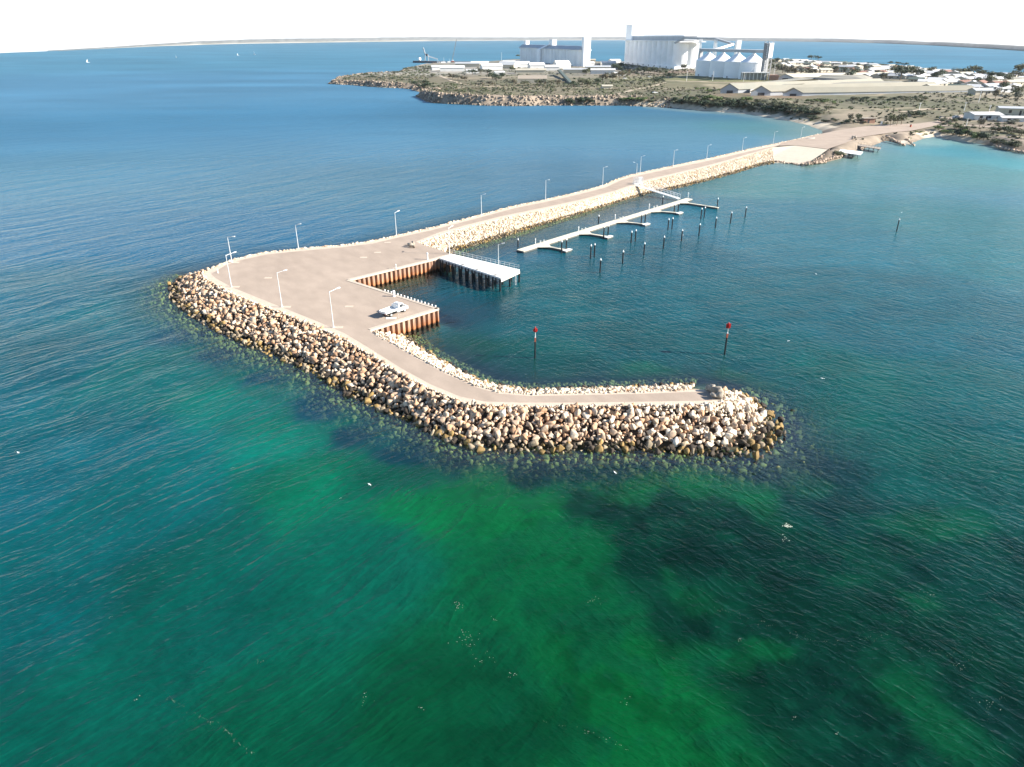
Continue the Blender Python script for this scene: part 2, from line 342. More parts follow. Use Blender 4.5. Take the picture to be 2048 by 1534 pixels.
trk = sstep(.02, .0, np.abs(fbm(P[:, 0], P[:, 1], 90, 14, 2) - .5))[:, None] * (D > 15)[:, None]
col = col * (1 - .6 * trk) + np.array([.36, .30, .21]) * .6 * trk
cliff = ((Wc < 12) & (D < Wc + 4) & (D > -4))[:, None] * np.ones((1, 3)); rk = np.array([.30, .245, .185]) * (0.4 + .9 * g2[:, None])
col = np.where(cliff > 0, rk, col)
beach = ((Wc >= 12) & (D < 7)); col[beach] = np.array([.55, .47, .35]); col[D < .4] *= .7; col[D < -2] = (.3, .3, .2)
J, I = np.meshgrid(np.arange(shp[0] - 1), np.arange(shp[1] - 1), indexing='ij'); a_ = (J * shp[1] + I).ravel()
quads = np.stack([a_, a_ + 1, a_ + shp[1] + 1, a_ + shp[1]], 1); keep = (D[quads].max(1) > -14); quads = quads[keep]
used = np.unique(quads); rm = np.full(len(P), -1); rm[used] = np.arange(len(used))
props(mesh_np('terrain', np.c_[P, Z][used], rm[quads], M['land'], cols=col[used], smooth_=False), kind='structure')

# ================================================================ SEA
HOR = [(-900,150),(-300,122),(0,106),(80,103),(150,100),(300,93),(500,87),(700,84),(1000,81),(1240,80),(1540,82),(1748,86),(1900,92),(2048,102),(2400,125),(3000,170)]
hp = np.array([GN(a, b, 0) for a, b in HOR]); haz = np.arctan2(hp[:, 0], hp[:, 1]); hr = np.log(np.hypot(hp[:, 0], hp[:, 1]))
az = np.r_[np.linspace(-math.pi, -.95, 30)[:-1], np.linspace(-.95, -.75, 12)[:-1], np.linspace(-.75, .75, 430), np.linspace(.75, .95, 12)[1:], np.linspace(.95, math.pi, 30)[1:]]
rmax = np.interp(az, haz, hr); nr = 640
tt = np.linspace(0, 1, nr)[:, None]; rr_ = np.exp(math.log(12) + tt * (rmax[None, :] - math.log(12)))
WX = (np.sin(az)[None] * rr_); WY = (np.cos(az)[None] * rr_); WP = np.stack([WX.ravel(), WY.ravel()], 1)
wx, wy = WP[:, 0], WP[:, 1]
# colour of the water body over seabed (px, py, rgb, radius m): sand glows green, seagrass is dark, deep water is blue, far blues also put the reflected sky into the colour
K = [(0,110,(.035,.14,.26),900),(300,120,(.03,.13,.25),900),(800,110,(.03,.13,.25),1200),(1500,95,(.03,.13,.25),1500),(2000,120,(.03,.13,.25),900),(100,180,(.012,.10,.22),300),(500,180,(.012,.10,.22),300),(300,260,(.006,.075,.175),120),(700,250,(.006,.07,.17),120),
 (1000,260,(.008,.08,.17),90),(1300,260,(.012,.09,.165),50),(1500,255,(.03,.12,.17),22),(1580,262,(.07,.15,.15),14),(100,350,(.003,.062,.135),60),(400,350,(.003,.055,.13),50),(700,380,(.003,.055,.12),40),(1000,350,(.004,.055,.125),40),
 (100,450,(.002,.06,.115),25),(300,480,(.002,.058,.11),20),(500,450,(.003,.058,.115),20),(100,570,(.001,.062,.090),14),(250,620,(.001,.068,.080),9),(60,720,(.001,.055,.072),10),(300,760,(.001,.074,.066),7),(450,800,(.0015,.082,.055),6),(560,870,(.0015,.088,.05),5),(120,900,(.001,.055,.058),8),
 (350,950,(.001,.066,.056),6),(620,960,(.001,.085,.038),4.5),(750,950,(.001,.060,.030),2.5),(100,1150,(.001,.060,.052),6),(400,1200,(.001,.056,.036),6),(700,1150,(.001,.066,.036),5),(200,1450,(.001,.056,.034),5),(600,1450,(.001,.058,.029),5),(900,1400,(.001,.056,.022),4),
 (850,1030,(.001,.092,.026),3),(980,1000,(.001,.095,.026),3),(1080,1010,(.001,.095,.026),2.5),(1100,1100,(.001,.080,.026),3),(1000,1180,(.001,.070,.024),4),(1150,1280,(.001,.068,.019),3),(1250,1330,(.001,.070,.018),3),(1330,1420,(.001,.076,.018),3),(1300,1500,(.001,.074,.019),4),(1200,1200,(.001,.062,.022),2.5),
 (1250,975,(.001,.090,.025),1.8),(1400,980,(.001,.100,.028),1.8),(1500,1000,(.001,.090,.030),1.8),(1600,960,(.001,.055,.030),1.5),(1660,925,(.0006,.026,.024),2),(1420,925,(.0006,.02,.016),1.5),(1250,925,(.0006,.02,.016),1.5),(1100,925,(.0006,.02,.018),1.5),(1700,1030,(.0008,.030,.026),3),(1850,1055,(.001,.062,.030),1.4),(1930,1050,(.001,.058,.032),1.3),(1780,1058,(.001,.055,.03),1.2),(1160,1035,(.001,.055,.022),1.2),
 (1200,1015,(.0006,0.022,0.013),2),(1350,1050,(.0006,0.021,0.013),3),(1500,1090,(.0006,0.020,0.013),3.5),(1300,1130,(.0006,0.022,0.013),2.5),(1450,1200,(.0006,0.021,0.012),4),(1700,1150,(.0006,0.024,0.016),5),(1900,1150,(.0006,.030,.022),5),(1750,1300,(.0006,0.021,0.012),4),(1550,1400,(.0006,0.021,0.011),3),(1950,1300,(.0006,0.025,0.015),5),
 (1420,1185,(.001,.055,.020),.9),(1390,1170,(.001,.055,.020),.9),(1520,1300,(.001,.062,.020),1.0),(1490,1330,(.001,.060,.020),.9),(1830,1230,(.001,.050,.022),.8),(1850,1390,(.001,.060,.022),1.1),(1920,1450,(.001,.055,.020),1.4),(2030,1500,(.0006,.022,.015),2.5),(1700,1430,(.0006,.021,.013),2.5),(1440,1450,(.001,.07,.019),2.2),(1400,1340,(.001,.055,.018),1.6),(1690,1170,(.001,.04,.02),1),
 (1100,740,(.001,.050,.045),6),(1100,765,(.001,.075,.045),2.5),(1300,760,(.001,.078,.045),2.5),(1450,765,(.001,.075,.045),2.5),(1000,720,(.001,.045,.038),3),(920,700,(.001,.042,.025),2.5),(1250,680,(.001,.050,.055),6),(1500,700,(.001,.055,.058),6),(1700,760,(.001,.060,.052),6),(1650,850,(.001,.062,.045),4),(1950,800,(.001,.055,.055),8),(1750,900,(.001,.050,.042),4),(1950,930,(.001,.045,.036),5),
 (1100,600,(.001,.055,.062),10),(950,600,(.001,.042,.058),6),(1400,600,(.001,.058,.070),12),(1800,620,(.001,.058,.072),14),(2000,500,(.006,.095,.105),14),(1900,450,(.010,.105,.115),16),(1700,480,(.003,.068,.09),14),(1550,430,(.003,.070,.095),14),(1300,520,(.001,.055,.075),10),(1150,480,(.003,.055,.07),6),(1100,470,(.02,.055,.07),4),(1000,490,(.012,.045,.065),4),(1180,425,(.04,.075,.09),6),(1300,400,(.03,.07,.085),6),
 (900,922,(.0006,.024,.022),1.4),(1050,938,(.0006,.022,.018),1.4),(1200,942,(.0006,.022,.016),1.4),(1350,945,(.0006,.022,.016),1.4),(1500,945,(.0006,.022,.018),1.4),(1600,905,(.0006,.022,.022),1.6),(1590,850,(.0006,.03,.03),1.6),(440,715,(.0008,.036,.055),2.2),(520,765,(.0008,.032,.05),2),(610,820,(.0008,.03,.045),2),(700,865,(.0008,.028,.035),1.8),(800,900,(.0008,.026,.03),1.5),(370,665,(.0008,.04,.065),2.4),
 (1500,370,(.005,.075,.105),14),(1600,350,(.008,.085,.12),14),(1800,330,(.010,.09,.125),20),(1950,340,(.012,.10,.13),16),(1900,300,(.035,.16,.18),10),(2030,330,(.05,.19,.20),10),(1860,285,(.08,.22,.22),6),(800,560,(.02,.035,.03),3)]
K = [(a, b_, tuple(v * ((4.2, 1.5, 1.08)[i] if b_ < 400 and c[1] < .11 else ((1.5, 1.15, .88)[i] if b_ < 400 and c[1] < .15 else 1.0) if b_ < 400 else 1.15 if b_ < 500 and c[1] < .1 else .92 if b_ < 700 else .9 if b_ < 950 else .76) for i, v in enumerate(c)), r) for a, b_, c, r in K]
kp = np.array([G(a, b, 0)[:2] for a, b, c, r in K]); kc = np.array([c for a, b, c, r in K]); kr = np.array([r for a, b, c, r in K], float)
def seabed(wx, wy):
    q = np.stack([wx + (fbm(wx, wy, 9, 21, 5) - .5) * 9 + (fbm(wx, wy, 1.6, 25) - .5) * 1.2, wy + (fbm(wx, wy, 9, 22, 5) - .5) * 9 + (fbm(wx, wy, 1.6, 26) - .5) * 1.2], 1)
    ws = np.full(len(wx), 1e-200); cl = np.zeros((len(wx), 3))
    for c_, k_, r_ in zip(kp, kc, kr):
        d2 = ((q - c_) ** 2).sum(1) / (r_ * 1.15) ** 2; ww = (np.exp(-d2) * .6 + .4 / (1 + d2) ** 2.2) / r_; ww = ww ** 1.15; ws += ww; cl += ww[:, None] * k_
    return cl / ws[:, None]
wc = seabed(wx, wy); rad = np.hypot(wx, wy)
pn = fbm(wx, wy, 7, 31, 5); fade = sstep(260, 120, rad); wc *= (1 + (pn - .5) * .62 * fade)[:, None]
bl = sstep(.5, .66, fbm(wx, wy, 2.4, 71, 5)) * sstep(95, 60, rad) * sstep(-14, 4, wx); gr = np.array([.001, .040, .020])
wc = wc * (1 - .38 * bl[:, None]) + gr * .38 * bl[:, None]
bl = sstep(.5, .66, fbm(wx + 40, wy, 3.0, 77, 5)) * sstep(110, 70, rad) * sstep(-14, 4, wx); wc = wc * (1 - .28 * bl[:, None])
lf = (sstep(0, -18, wx) * sstep(130, 90, rad) * sstep(38, 55, rad))[:, None]; wc = wc * (1 + lf * np.array([0, .22, .5]))
pn2 = fbm(wx, wy * 2.2, 160, 33, 4); wc *= (1 + (pn2 - .5) * .6 * sstep(120, 400, rad))[:, None]
nb = (rad < 340); dsh = np.full(len(wx), 1e3)
ds, _, _ = sdf(WP[nb], shore); dsh[nb] = -ds
dl, _, _ = sdf(WP[(rad > 250) & (rad < 2500)], cpoly); dland = np.full(len(wx), 1e4); dland[(rad > 250) & (rad < 2500)] = -dl
# turquoise over the sandy shallows of the two bays
bay = sstep(26, 0, dland + (fbm(wx, wy, 20, 41) - .5) * 16) * (wy > 255) * (wx > 100)
wc = wc * (1 - .42 * bay[:, None]) + np.array([.20, .24, .20]) * .42 * bay[:, None]
clear = .96 * np.exp(-np.maximum(0, dsh - 2.5) / 4.8) * sstep(20, 9, dsh) * sstep(300, 190, rad)
nJ, nI = nr, len(az); J, I = np.meshgrid(np.arange(nJ - 1), np.arange(nI - 1), indexing='ij'); a_ = (J * nI + I).ravel()
wq = np.stack([a_, a_ + nI, a_ + nI + 1, a_ + 1], 1)
m, nt, b, N, L = newmat('sea_water'); M['sea'] = m
at = N('ShaderNodeAttribute'); at.attribute_name = 'col'; ac = N('ShaderNodeAttribute'); ac.attribute_name = 'clear'; aa = N('ShaderNodeAttribute'); aa.attribute_name = 'calm'
L(at.outputs['Color'], b.inputs['Base Color']); b.inputs['Roughness'].default_value = .12; b.inputs['IOR'].default_value = 1.33; b.inputs['Specular IOR Level'].default_value = .24
geo = N('ShaderNodeNewGeometry')
wn_ = N('ShaderNodeTexNoise'); wn_.inputs['Scale'].default_value = .035; wn_.inputs['Detail'].default_value = 2; L(geo.outputs['Position'], wn_.inputs['Vector'])
wsb = N('ShaderNodeVectorMath'); wsb.operation = 'SUBTRACT'; L(wn_.outputs['Color'], wsb.inputs[0]); wsb.inputs[1].default_value = (.5, .5, .5)
wsc = N('ShaderNodeVectorMath'); wsc.operation = 'SCALE'; wsc.inputs[3].default_value = 9; L(wsb.outputs[0], wsc.inputs[0])
wad = N('ShaderNodeVectorMath'); wad.operation = 'ADD'; L(geo.outputs['Position'], wad.inputs[0]); L(wsc.outputs[0], wad.inputs[1])
def waves(ang, lam, stretch, det, amp, ridged=False):
    mp = N('ShaderNodeMapping'); mp.vector_type = 'TEXTURE'; mp.inputs['Rotation'].default_value = (0, 0, R(ang)); mp.inputs['Scale'].default_value = (lam * stretch, lam, lam)
    L(wad.outputs[0], mp.inputs['Vector']); n = N('ShaderNodeTexNoise'); n.inputs['Scale'].default_value = 1; n.inputs['Detail'].default_value = det; n.inputs['Roughness'].default_value = .55
    L(mp.outputs[0], n.inputs['Vector']); o = n.outputs['Fac']
    if ridged:      # sharp crests: 1-|2n-1|
        a = N('ShaderNodeMath'); a.operation = 'MULTIPLY_ADD'; a.inputs[1].default_value = 2; a.inputs[2].default_value = -1; L(o, a.inputs[0])
        c = N('ShaderNodeMath'); c.operation = 'ABSOLUTE'; L(a.outputs[0], c.inputs[0]); d = N('ShaderNodeMath'); d.operation = 'SUBTRACT'; d.inputs[0].default_value = 1; L(c.outputs[0], d.inputs[1]); o = d.outputs[0]
    k = N('ShaderNodeMath'); k.operation = 'MULTIPLY'; k.inputs[1].default_value = amp; L(o, k.inputs[0]); return k.outputs[0]
def addn(a, b_): k = N('ShaderNodeMath'); k.operation = 'ADD'; L(a, k.inputs[0]); L(b_, k.inputs[1]); return k.outputs[0]
def crest(ang, lam, stretch, det, amp, p_):
    h_ = waves(ang, lam, stretch, det, 1.0, True); k = N('ShaderNodeMath'); k.operation = 'POWER'; k.inputs[1].default_value = p_; L(h_, k.inputs[0])
    k2 = N('ShaderNodeMath'); k2.operation = 'MULTIPLY'; k2.inputs[1].default_value = amp; L(k.outputs[0], k2.inputs[0]); return k2.outputs[0]
left_ = addn(addn(crest(50, 3.5, 4.4, 3, .15, 3), crest(42, 1.15, 3.5, 3, .075, 2)), waves(56, 7, 4, 1, .6))
right_ = addn(addn(crest(-48, 1.5, 3.0, 3, .09, 3), crest(12, 1.2, 3.0, 3, .07, 2)), waves(20, 6, 3, 2, .35))
sxw = N('ShaderNodeSeparateXYZ'); L(wad.outputs[0], sxw.inputs[0]); mrx = N('ShaderNodeMapRange'); mrx.inputs[1].default_value = -12; mrx.inputs[2].default_value = 16; L(sxw.outputs[0], mrx.inputs[0])
mxh = N('ShaderNodeMix'); mxh.data_type = 'FLOAT'; L(mrx.outputs[0], mxh.inputs[0]); L(left_, mxh.inputs[2]); L(right_, mxh.inputs[3])
hgt = addn(mxh.outputs[0], waves(0, .45, 1.6, 3, .07))
fn = N('ShaderNodeTexNoise'); fn.inputs['Scale'].default_value = .9; fn.inputs['Detail'].default_value = 8; fn.inputs['Roughness'].default_value = .7; L(geo.outputs['Position'], fn.inputs['Vector'])
fm_ = N('ShaderNodeMapRange'); fm_.inputs[1].default_value = .3; fm_.inputs[2].default_value = .7; fm_.inputs[3].default_value = .82; fm_.inputs[4].default_value = 1.18; L(fn.outputs['Fac'], fm_.inputs[0])
fv = N('ShaderNodeVectorMath'); fv.operation = 'SCALE'; L(at.outputs['Color'], fv.inputs[0]); L(fm_.outputs[0], fv.inputs[3]); L(fv.outputs[0], b.inputs['Base Color'])
ar = N('ShaderNodeAttribute'); ar.attribute_name = 'chop'; L(ar.outputs['Fac'], b.inputs['Roughness'])
bp = N('ShaderNodeBump'); bp.inputs['Distance'].default_value = 1.0; bp.inputs['Strength'].default_value = .9; L(hgt, bp.inputs['Height']); L(bp.outputs[0], b.inputs['Normal'])
tr = N('ShaderNodeBsdfTransparent'); tr.inputs[0].default_value = (.74, .88, .74, 1); gl = N('ShaderNodeBsdfGlossy'); gl.inputs['Roughness'].default_value = .1; L(bp.outputs[0], gl.inputs['Normal'])
fr = N('ShaderNodeFresnel'); fr.inputs[0].default_value = 1.33; L(bp.outputs[0], fr.inputs['Normal'])
fm = N('ShaderNodeMath'); fm.operation = 'MULTIPLY'; fm.inputs[1].default_value = .2; L(fr.outputs[0], fm.inputs[0]); m1 = N('ShaderNodeMixShader'); L(fm.outputs[0], m1.inputs[0]); L(tr.outputs[0], m1.inputs[1]); L(gl.outputs[0], m1.inputs[2])
m2 = N('ShaderNodeMixShader'); L(ac.outputs['Fac'], m2.inputs[0]); L(b.outputs[0], m2.inputs[1]); L(m1.outputs[0], m2.inputs[2])
L(m2.outputs[0], nt.nodes['Material Output'].inputs['Surface'])
props(mesh_np('water', np.c_[WP, np.zeros(len(WP))], wq, M['sea'], cols=wc, attrs={'clear': clear, 'chop': .1 + .4 * sstep(150, 600, rad)}, smooth_=True), kind='structure')
# seabed under the clear margin
bx, by = np.meshgrid(np.arange(-125, 130, 2.0), np.arange(48, 345, 2.0)); bpn = np.stack([bx.ravel(), by.ravel()], 1)
bd, _, _ = sdf(bpn, shore); bzz = np.where(bd > 0, -.5, np.maximum(-5.5, bd * .42 - .6)); bcl = seabed(bpn[:, 0], bpn[:, 1]) * .75 * (1 + (fbm(bpn[:, 0], bpn[:, 1], 8, 55) - .5)[:, None])
s_ = bx.shape; J, I = np.meshgrid(np.arange(s_[0] - 1), np.arange(s_[1] - 1), indexing='ij'); a_ = (J * s_[1] + I).ravel()
props(mesh_np('seabed', np.c_[bpn, bzz], np.stack([a_, a_ + 1, a_ + s_[1] + 1, a_ + s_[1]], 1), M['land'], cols=bcl, smooth_=True), kind='structure')
# far coast across the gulf
fx = [(95,103,.6),(150,100,1.5),(220,96.5,2.5),(300,93,5),(400,89,7),(500,87,8),(600,85.5,8.5),(700,84,8.5),(850,82,8),(1000,81,6),(1100,80.5,6.5),(1240,80,6),(1400,80.5,6),(1540,82,6.5),(1640,83.5,7),(1748,86,7),(1850,90,7.5),(1950,95.5,8.5),(2048,102,10),(2300,118,12),(2700,150,12)]
fpx = np.linspace(95, 2700, 420); fpy = np.interp(fpx, [a[0] for a in fx], [a[1] for a in fx]) ; fhh = np.interp(fpx, [a[0] for a in fx], [a[2] for a in fx])
V = []; CL = []
for i, (x_, y_, h_) in enumerate(zip(fpx, fpy, fhh)):
    g = GN(x_, y_ + .25, 0); r0 = math.hypot(*g); u = g / r0; h_ = h_ * (.86 + .28 * float(fbm(x_, 0, 60, 61)))
    sand = (1 if x_ < 1250 else .35) * (.5 + float(vnoise(x_, 3, 35, 4)))
    for k, (fr_, hh) in enumerate([(0, -.05), (.004, .12), (.012, .3), (.03, .62), (.05, 1), (.09, .7), (.12, -.2)]):
        rr0 = r0 * (1 + fr_); zt = atrange(x_, y_ - h_ * (1 if hh > 0 else 0), r0 * 1.05).z
        V.append((u[0] * rr0, u[1] * rr0, max(-2, zt * hh) if hh > 0 else -1)); n_ = float(fbm(x_ * 3, k * 9, 20, 63))
        base = np.array([.17, .18, .17]) * (.6 + .8 * n_) if k >= 2 else np.array([.33, .31, .26]) * min(1, sand) + np.array([.12, .13, .08]) * (1 - min(1, sand))  # hill tone lightened and greyed: distance haze is put into the base colour
        CL.append(base)
q = np.array([(i * 7 + k, i * 7 + k + 1, (i + 1) * 7 + k + 1, (i + 1) * 7 + k) for i in range(len(fpx) - 1) for k in range(6)])
props(mesh_np('hills', V, q, M['land'], cols=np.array(CL), smooth_=True), kind='structure')
# ================================================================ BREAKWATER BODY
def tri_poly(name, pts, z, mt, kind='structure', thick=None, subdiv=False):
    import mathutils
    pts = [Vector((p[0], p[1], 0)) for p in pts]; tris = mathutils.geometry.tessellate_polygon([pts])
    return props(mesh_np(name, [(p.x, p.y, z) for p in pts], [tuple(t) for t in tris], mt), kind=kind)
def up(o):
    import bmesh
    bm = bmesh.new(); bm.from_mesh(o.data)
    for f in bm.faces:
        f.normal_update()
        if f.normal.z < 0: f.normal_flip()
    bm.to_mesh(o.data); bm.free(); return o
m, nt, b, N, L = newmat('quay_asphalt'); M['asphalt'] = m; b.inputs['Roughness'].default_value = .85; b.inputs['Specular IOR Level'].default_value = .25
geo = N('ShaderNodeNewGeometry'); n1 = N('ShaderNodeTexNoise'); n1.inputs['Scale'].default_value = .09; n1.inputs['Detail'].default_value = 7; n1.inputs['Roughness'].default_value = .65; L(geo.outputs['Position'], n1.inputs['Vector'])
mp = N('ShaderNodeMapping'); mp.vector_type = 'TEXTURE'; mp.inputs['Rotation'].default_value = (0, 0, R(-58)); mp.inputs['Scale'].default_value = (5, 2.2, 1); L(geo.outputs['Position'], mp.inputs['Vector'])
n2 = N('ShaderNodeTexNoise'); n2.inputs['Scale'].default_value = 1; n2.inputs['Detail'].default_value = 5; L(mp.outputs[0], n2.inputs['Vector'])
n3 = N('ShaderNodeTexNoise'); n3.inputs['Scale'].default_value = 9; n3.inputs['Detail'].default_value = 4; L(geo.outputs['Position'], n3.inputs['Vector'])
r1 = N('ShaderNodeValToRGB'); r1.color_ramp.elements[0].position = .32; r1.color_ramp.elements[1].position = .68
r1.color_ramp.elements[0].color = (.325, .262, .207, 1); r1.color_ramp.elements[1].color = (.37, .30, .24, 1); L(n1.outputs['Fac'], r1.inputs[0])
mr = N('ShaderNodeMapRange'); mr.inputs[1].default_value = .35; mr.inputs[2].default_value = .7; mr.inputs[3].default_value = 1.04; mr.inputs[4].default_value = .89; L(n2.outputs['Fac'], mr.inputs[0])
mr3 = N('ShaderNodeMapRange'); mr3.inputs[1].default_value = .3; mr3.inputs[2].default_value = .7; mr3.inputs[3].default_value = .92; mr3.inputs[4].default_value = 1.08; L(n3.outputs['Fac'], mr3.inputs[0])
mm = N('ShaderNodeMath'); mm.operation = 'MULTIPLY'; L(mr.outputs[0], mm.inputs[0]); L(mr3.outputs[0], mm.inputs[1])
vm = N('ShaderNodeVectorMath'); vm.operation = 'SCALE'; L(r1.outputs[0], vm.inputs[0]); L(mm.outputs[0], vm.inputs[3]); L(vm.outputs[0], b.inputs['Base Color'])
M['verge'] = mat('gravel_verge', (.50, .41, .32), .9, .16, 6, .3, dirt=(.42, .34, .27), dirt_sc=.8)
M['kerbwhite'] = mat('pale_edge_stone', (.46, .39, .31), .85, .1, 3)
# top of the fill: one flat gravel sheet to the crests, asphalt 6 mm.. above it
topp = np.vstack([fc[::-1], oc, ic[1:], [G(745,664,QZ)[:2]], [G(740,660,QZ)[:2]], [G(877,617,QZ)[:2]], [G(697,560,QZ)[:2]], [G(862,520,QZ)[:2]], [G(903,508.5,QZ)[:2]], cc])
tri_poly('breakwater_ground', topp, QZ, M['verge']); up(bpy.data.objects['breakwater_ground'])
ASPH = [(422,548),(452,530),(482,520),(532,509),(600,502),(680,495),(746,487),(801,474),(861,461),(941,440),(1031,416),(1091,404),(1161,388),(1211,375),(1241,361),(1263,354),(1301,346),(1346,336),(1401,325),(1451,314),(1501,302),(1551,291.5),(1560,288),
 (1560,291),(1545,294.5),(1500,307),(1450,321.5),(1400,334.5),(1340,348.5),(1290,360),(1232,380.5),(1160,399.5),(1090,414.5),(1000,433),(940,448),(880,464),(832,483),
 (850,491),(872,497),(895,505.5),(899,509),(862,518),(694,560),(872,616.5),(738,658),(742,665),(780,687),(830,715),(890,747),(950,774),(1000,787.5),(1060,792),(1150,790.5),(1300,787),(1400,783),(1420,784),(1424,801),
 (1300,803),(1150,805),(1040,805),(970,803),(920,793),(860,768),(800,735),(740,697),(690,667),(640,645),(590,625),(520,597),(465,575),(432,557)]
tri_poly('pavement', [G(a, b_, QZ)[:2] for a, b_ in ASPH], QZ + .008, M['asphalt']); up(bpy.data.objects['pavement'])
tri_poly('road', roadp, QZ + .016, M['asphalt']); up(bpy.data.objects['road'])

def ruled(c, wt, n, tmax=2.2, zc=QZ, down=.35):
    c, _ = resample(c, n); wt, _ = resample(wt, n); ts = np.array([0, .3, .6, 1, 1.4, 1.8, tmax])
    V = np.array([[*(c[i] + (wt[i] - c[i]) * t), zc * (1 - t) - down * min(1, t * 6)] for i in range(n) for t in ts]); k = len(ts)
    return V, np.array([(i * k + j, i * k + j + 1, (i + 1) * k + j + 1, (i + 1) * k + j) for i in range(n - 1) for j in range(k - 1)])
def bank(name, c, wt, n, colr, **k):
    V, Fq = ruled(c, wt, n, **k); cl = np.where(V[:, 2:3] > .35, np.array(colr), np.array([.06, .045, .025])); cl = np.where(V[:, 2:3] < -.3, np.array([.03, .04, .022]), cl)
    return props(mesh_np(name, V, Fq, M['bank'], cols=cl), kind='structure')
bank('embankment', oc, ow, 160, (.07, .05, .035)); bank('embankment', ic, iw, 70, (.36, .30, .22)); bank('embankment', fc, fw, 160, (.3, .24, .17)); bank('embankment', cc, cw, 120, (.50, .43, .33))  # seaward bank extra dark: shade in the gaps between boulders painted into its colour

# ---------------------------------------------------------------- boulders
import bmesh
def rock_proto(seed):
    r_ = random.Random(seed); bm = bmesh.new(); n = 13
    for k in range(n):
        v = Vector((r_.gauss(0, 1), r_.gauss(0, 1), r_.gauss(0, 1))).normalized() * r_.uniform(.72, 1.1); bm.verts.new(v)
    geom = bmesh.ops.convex_hull(bm, input=bm.verts[:])
    bmesh.ops.bevel(bm, geom=bm.edges[:], offset=.07, segments=1, affect='EDGES', clamp_overlap=True)
    bmesh.ops.triangulate(bm, faces=bm.faces[:]); bmesh.ops.recalc_face_normals(bm, faces=bm.faces[:])
    V = np.array([v.co[:] for v in bm.verts]); Fq = np.array([[v.index for v in f.verts] for f in bm.faces]); bm.free()
    return V, Fq
PROTO = [rock_proto(s) for s in range(16)]
def rotm(r_):
    q = np.array([r_.gauss(0, 1) for _ in range(4)]); q /= np.linalg.norm(q); a, b_, c_, d_ = q
    return np.array([[1-2*(c_*c_+d_*d_), 2*(b_*c_-a*d_), 2*(b_*d_+a*c_)], [2*(b_*c_+a*d_), 1-2*(b_*b_+d_*d_), 2*(c_*d_-a*b_)], [2*(b_*d_-a*c_), 2*(c_*d_+a*b_), 1-2*(b_*b_+c_*c_)]])
rr0 = random.Random(5)
def rock_col(z, pale):
    if z < -.32:
        k = rr0.random(); base = np.array([.15, .165, .07]) if k < .6 else np.array([.03, .045, .025]); return base * rr0.uniform(.7, 1.4) * math.exp(z * .4)
    if z < .32:
        k = rr0.random()
        if k < .28: return np.array([.24, .16, .06]) * rr0.uniform(.7, 1.3)
        if k < .72: return np.array([.045, .035, .025]) * rr0.uniform(.6, 1.5)
        return np.array([.30, .24, .16]) * rr0.uniform(.8, 1.1)
    k = rr0.random()
    if pale: base = np.array([.55, .475, .37]) if k < .6 else np.array([.47, .38, .28]); 
    else: base = [np.array([.40, .28, .19]), np.array([.36, .23, .145]), np.array([.44, .35, .26]), np.array([.34, .27, .21])][int(k * 4)]
    if rr0.random() < .12: base = np.array([.52, .46, .38])
    return base * (np.array([1.2, 1.19, 1.17]) if pale else np.array([1.15, 1.08, 1.0])) * rr0.uniform(.8, 1.15)
class Cloud:
    def __init__(s): s.v = []; s.f = []; s.c = []; s.n = 0
    def add(s, V, Fq, c):
        s.v.append(V); s.f.append(Fq + s.n); s.n += len(V); s.c.append(np.broadcast_to(c, (len(Fq), 3)) if np.ndim(c) == 1 else c)
    def build(s, name, mt, parent=None): return mesh_np(name, np.vstack(s.v), np.vstack(s.f), mt, parent, facecols=np.vstack(s.c))
ALL = []      # every boulder: position, scale matrix, colour, zone
def slope(c, wt, zone, size, t0=-.06, t1=1.9, palef=.5, zc=QZ, dens=1.0, over=.28, vis_pts=None):
    n = 400; c, L1 = resample(c, n); wt, L2 = resample(wt, n); Lm = (L1 + L2) / 2
    wd = np.linalg.norm(wt - c, axis=1).mean(); sl_ = math.hypot(wd, zc)
    step = size * .86 / math.sqrt(dens); ns = int(Lm / step); ntr = max(2, int(sl_ * (t1 - t0) / step))
    for a in range(ntr):
        for b_ in range(ns):
            t = t0 + (t1 - t0) * (a + rr0.uniform(.05, .95)) / ntr; s_ = min(1, max(0, (b_ + rr0.uniform(0, 1)) / ns)) * (n - 1); i = int(min(n - 2, s_)); u = s_ - i
            cp = c[i] * (1 - u) + c[i + 1] * u; wp_ = wt[i] * (1 - u) + wt[i + 1] * u; p = cp + (wp_ - cp) * t; z = (zc * (1 - t) * (1 if t < 1 else .55)) if t > 0 else zc
            r_ = size * .5 * rr0.choice([.5, .66, .8, .95, 1.12, 1.5]) * (.72 if t < .12 else 1); z += r_ * over
            if t < .05: z -= r_ * .25
            if t > 1.12: z = min(z, -r_ * .8)
            pal = rr0.random() < (palef if not callable(palef) else palef(s_ / (n - 1), t))
            ALL.append(((p[0], p[1], z), rotm(rr0) @ np.diag([r_ * rr0.uniform(.85, 1.3), r_ * rr0.uniform(.75, 1.05), r_ * rr0.uniform(.62, .95)]), rock_col(z - r_ * .4, pal), zone))
slope(oc, ow, 'outer', .93, t1=2.0, palef=lambda s, t: .05 + .75 * sstep(.75, 1, s) + .35 * max(0, .25 - t), dens=1.3)
slope(ic[1:], iw[1:], 'arm_inner', .66, t1=1.6, palef=.85)
slope(fc[2:], fw[2:], 'far', .85, t0=-.1, t1=.5, palef=.8)
slope(fc[:6], fw[:6], 'far', .85, t0=.4, t1=1.7, palef=.5)
slope(cc, cw, 'causeway', .58, t0=0, t1=1.4, palef=.95, over=.12)
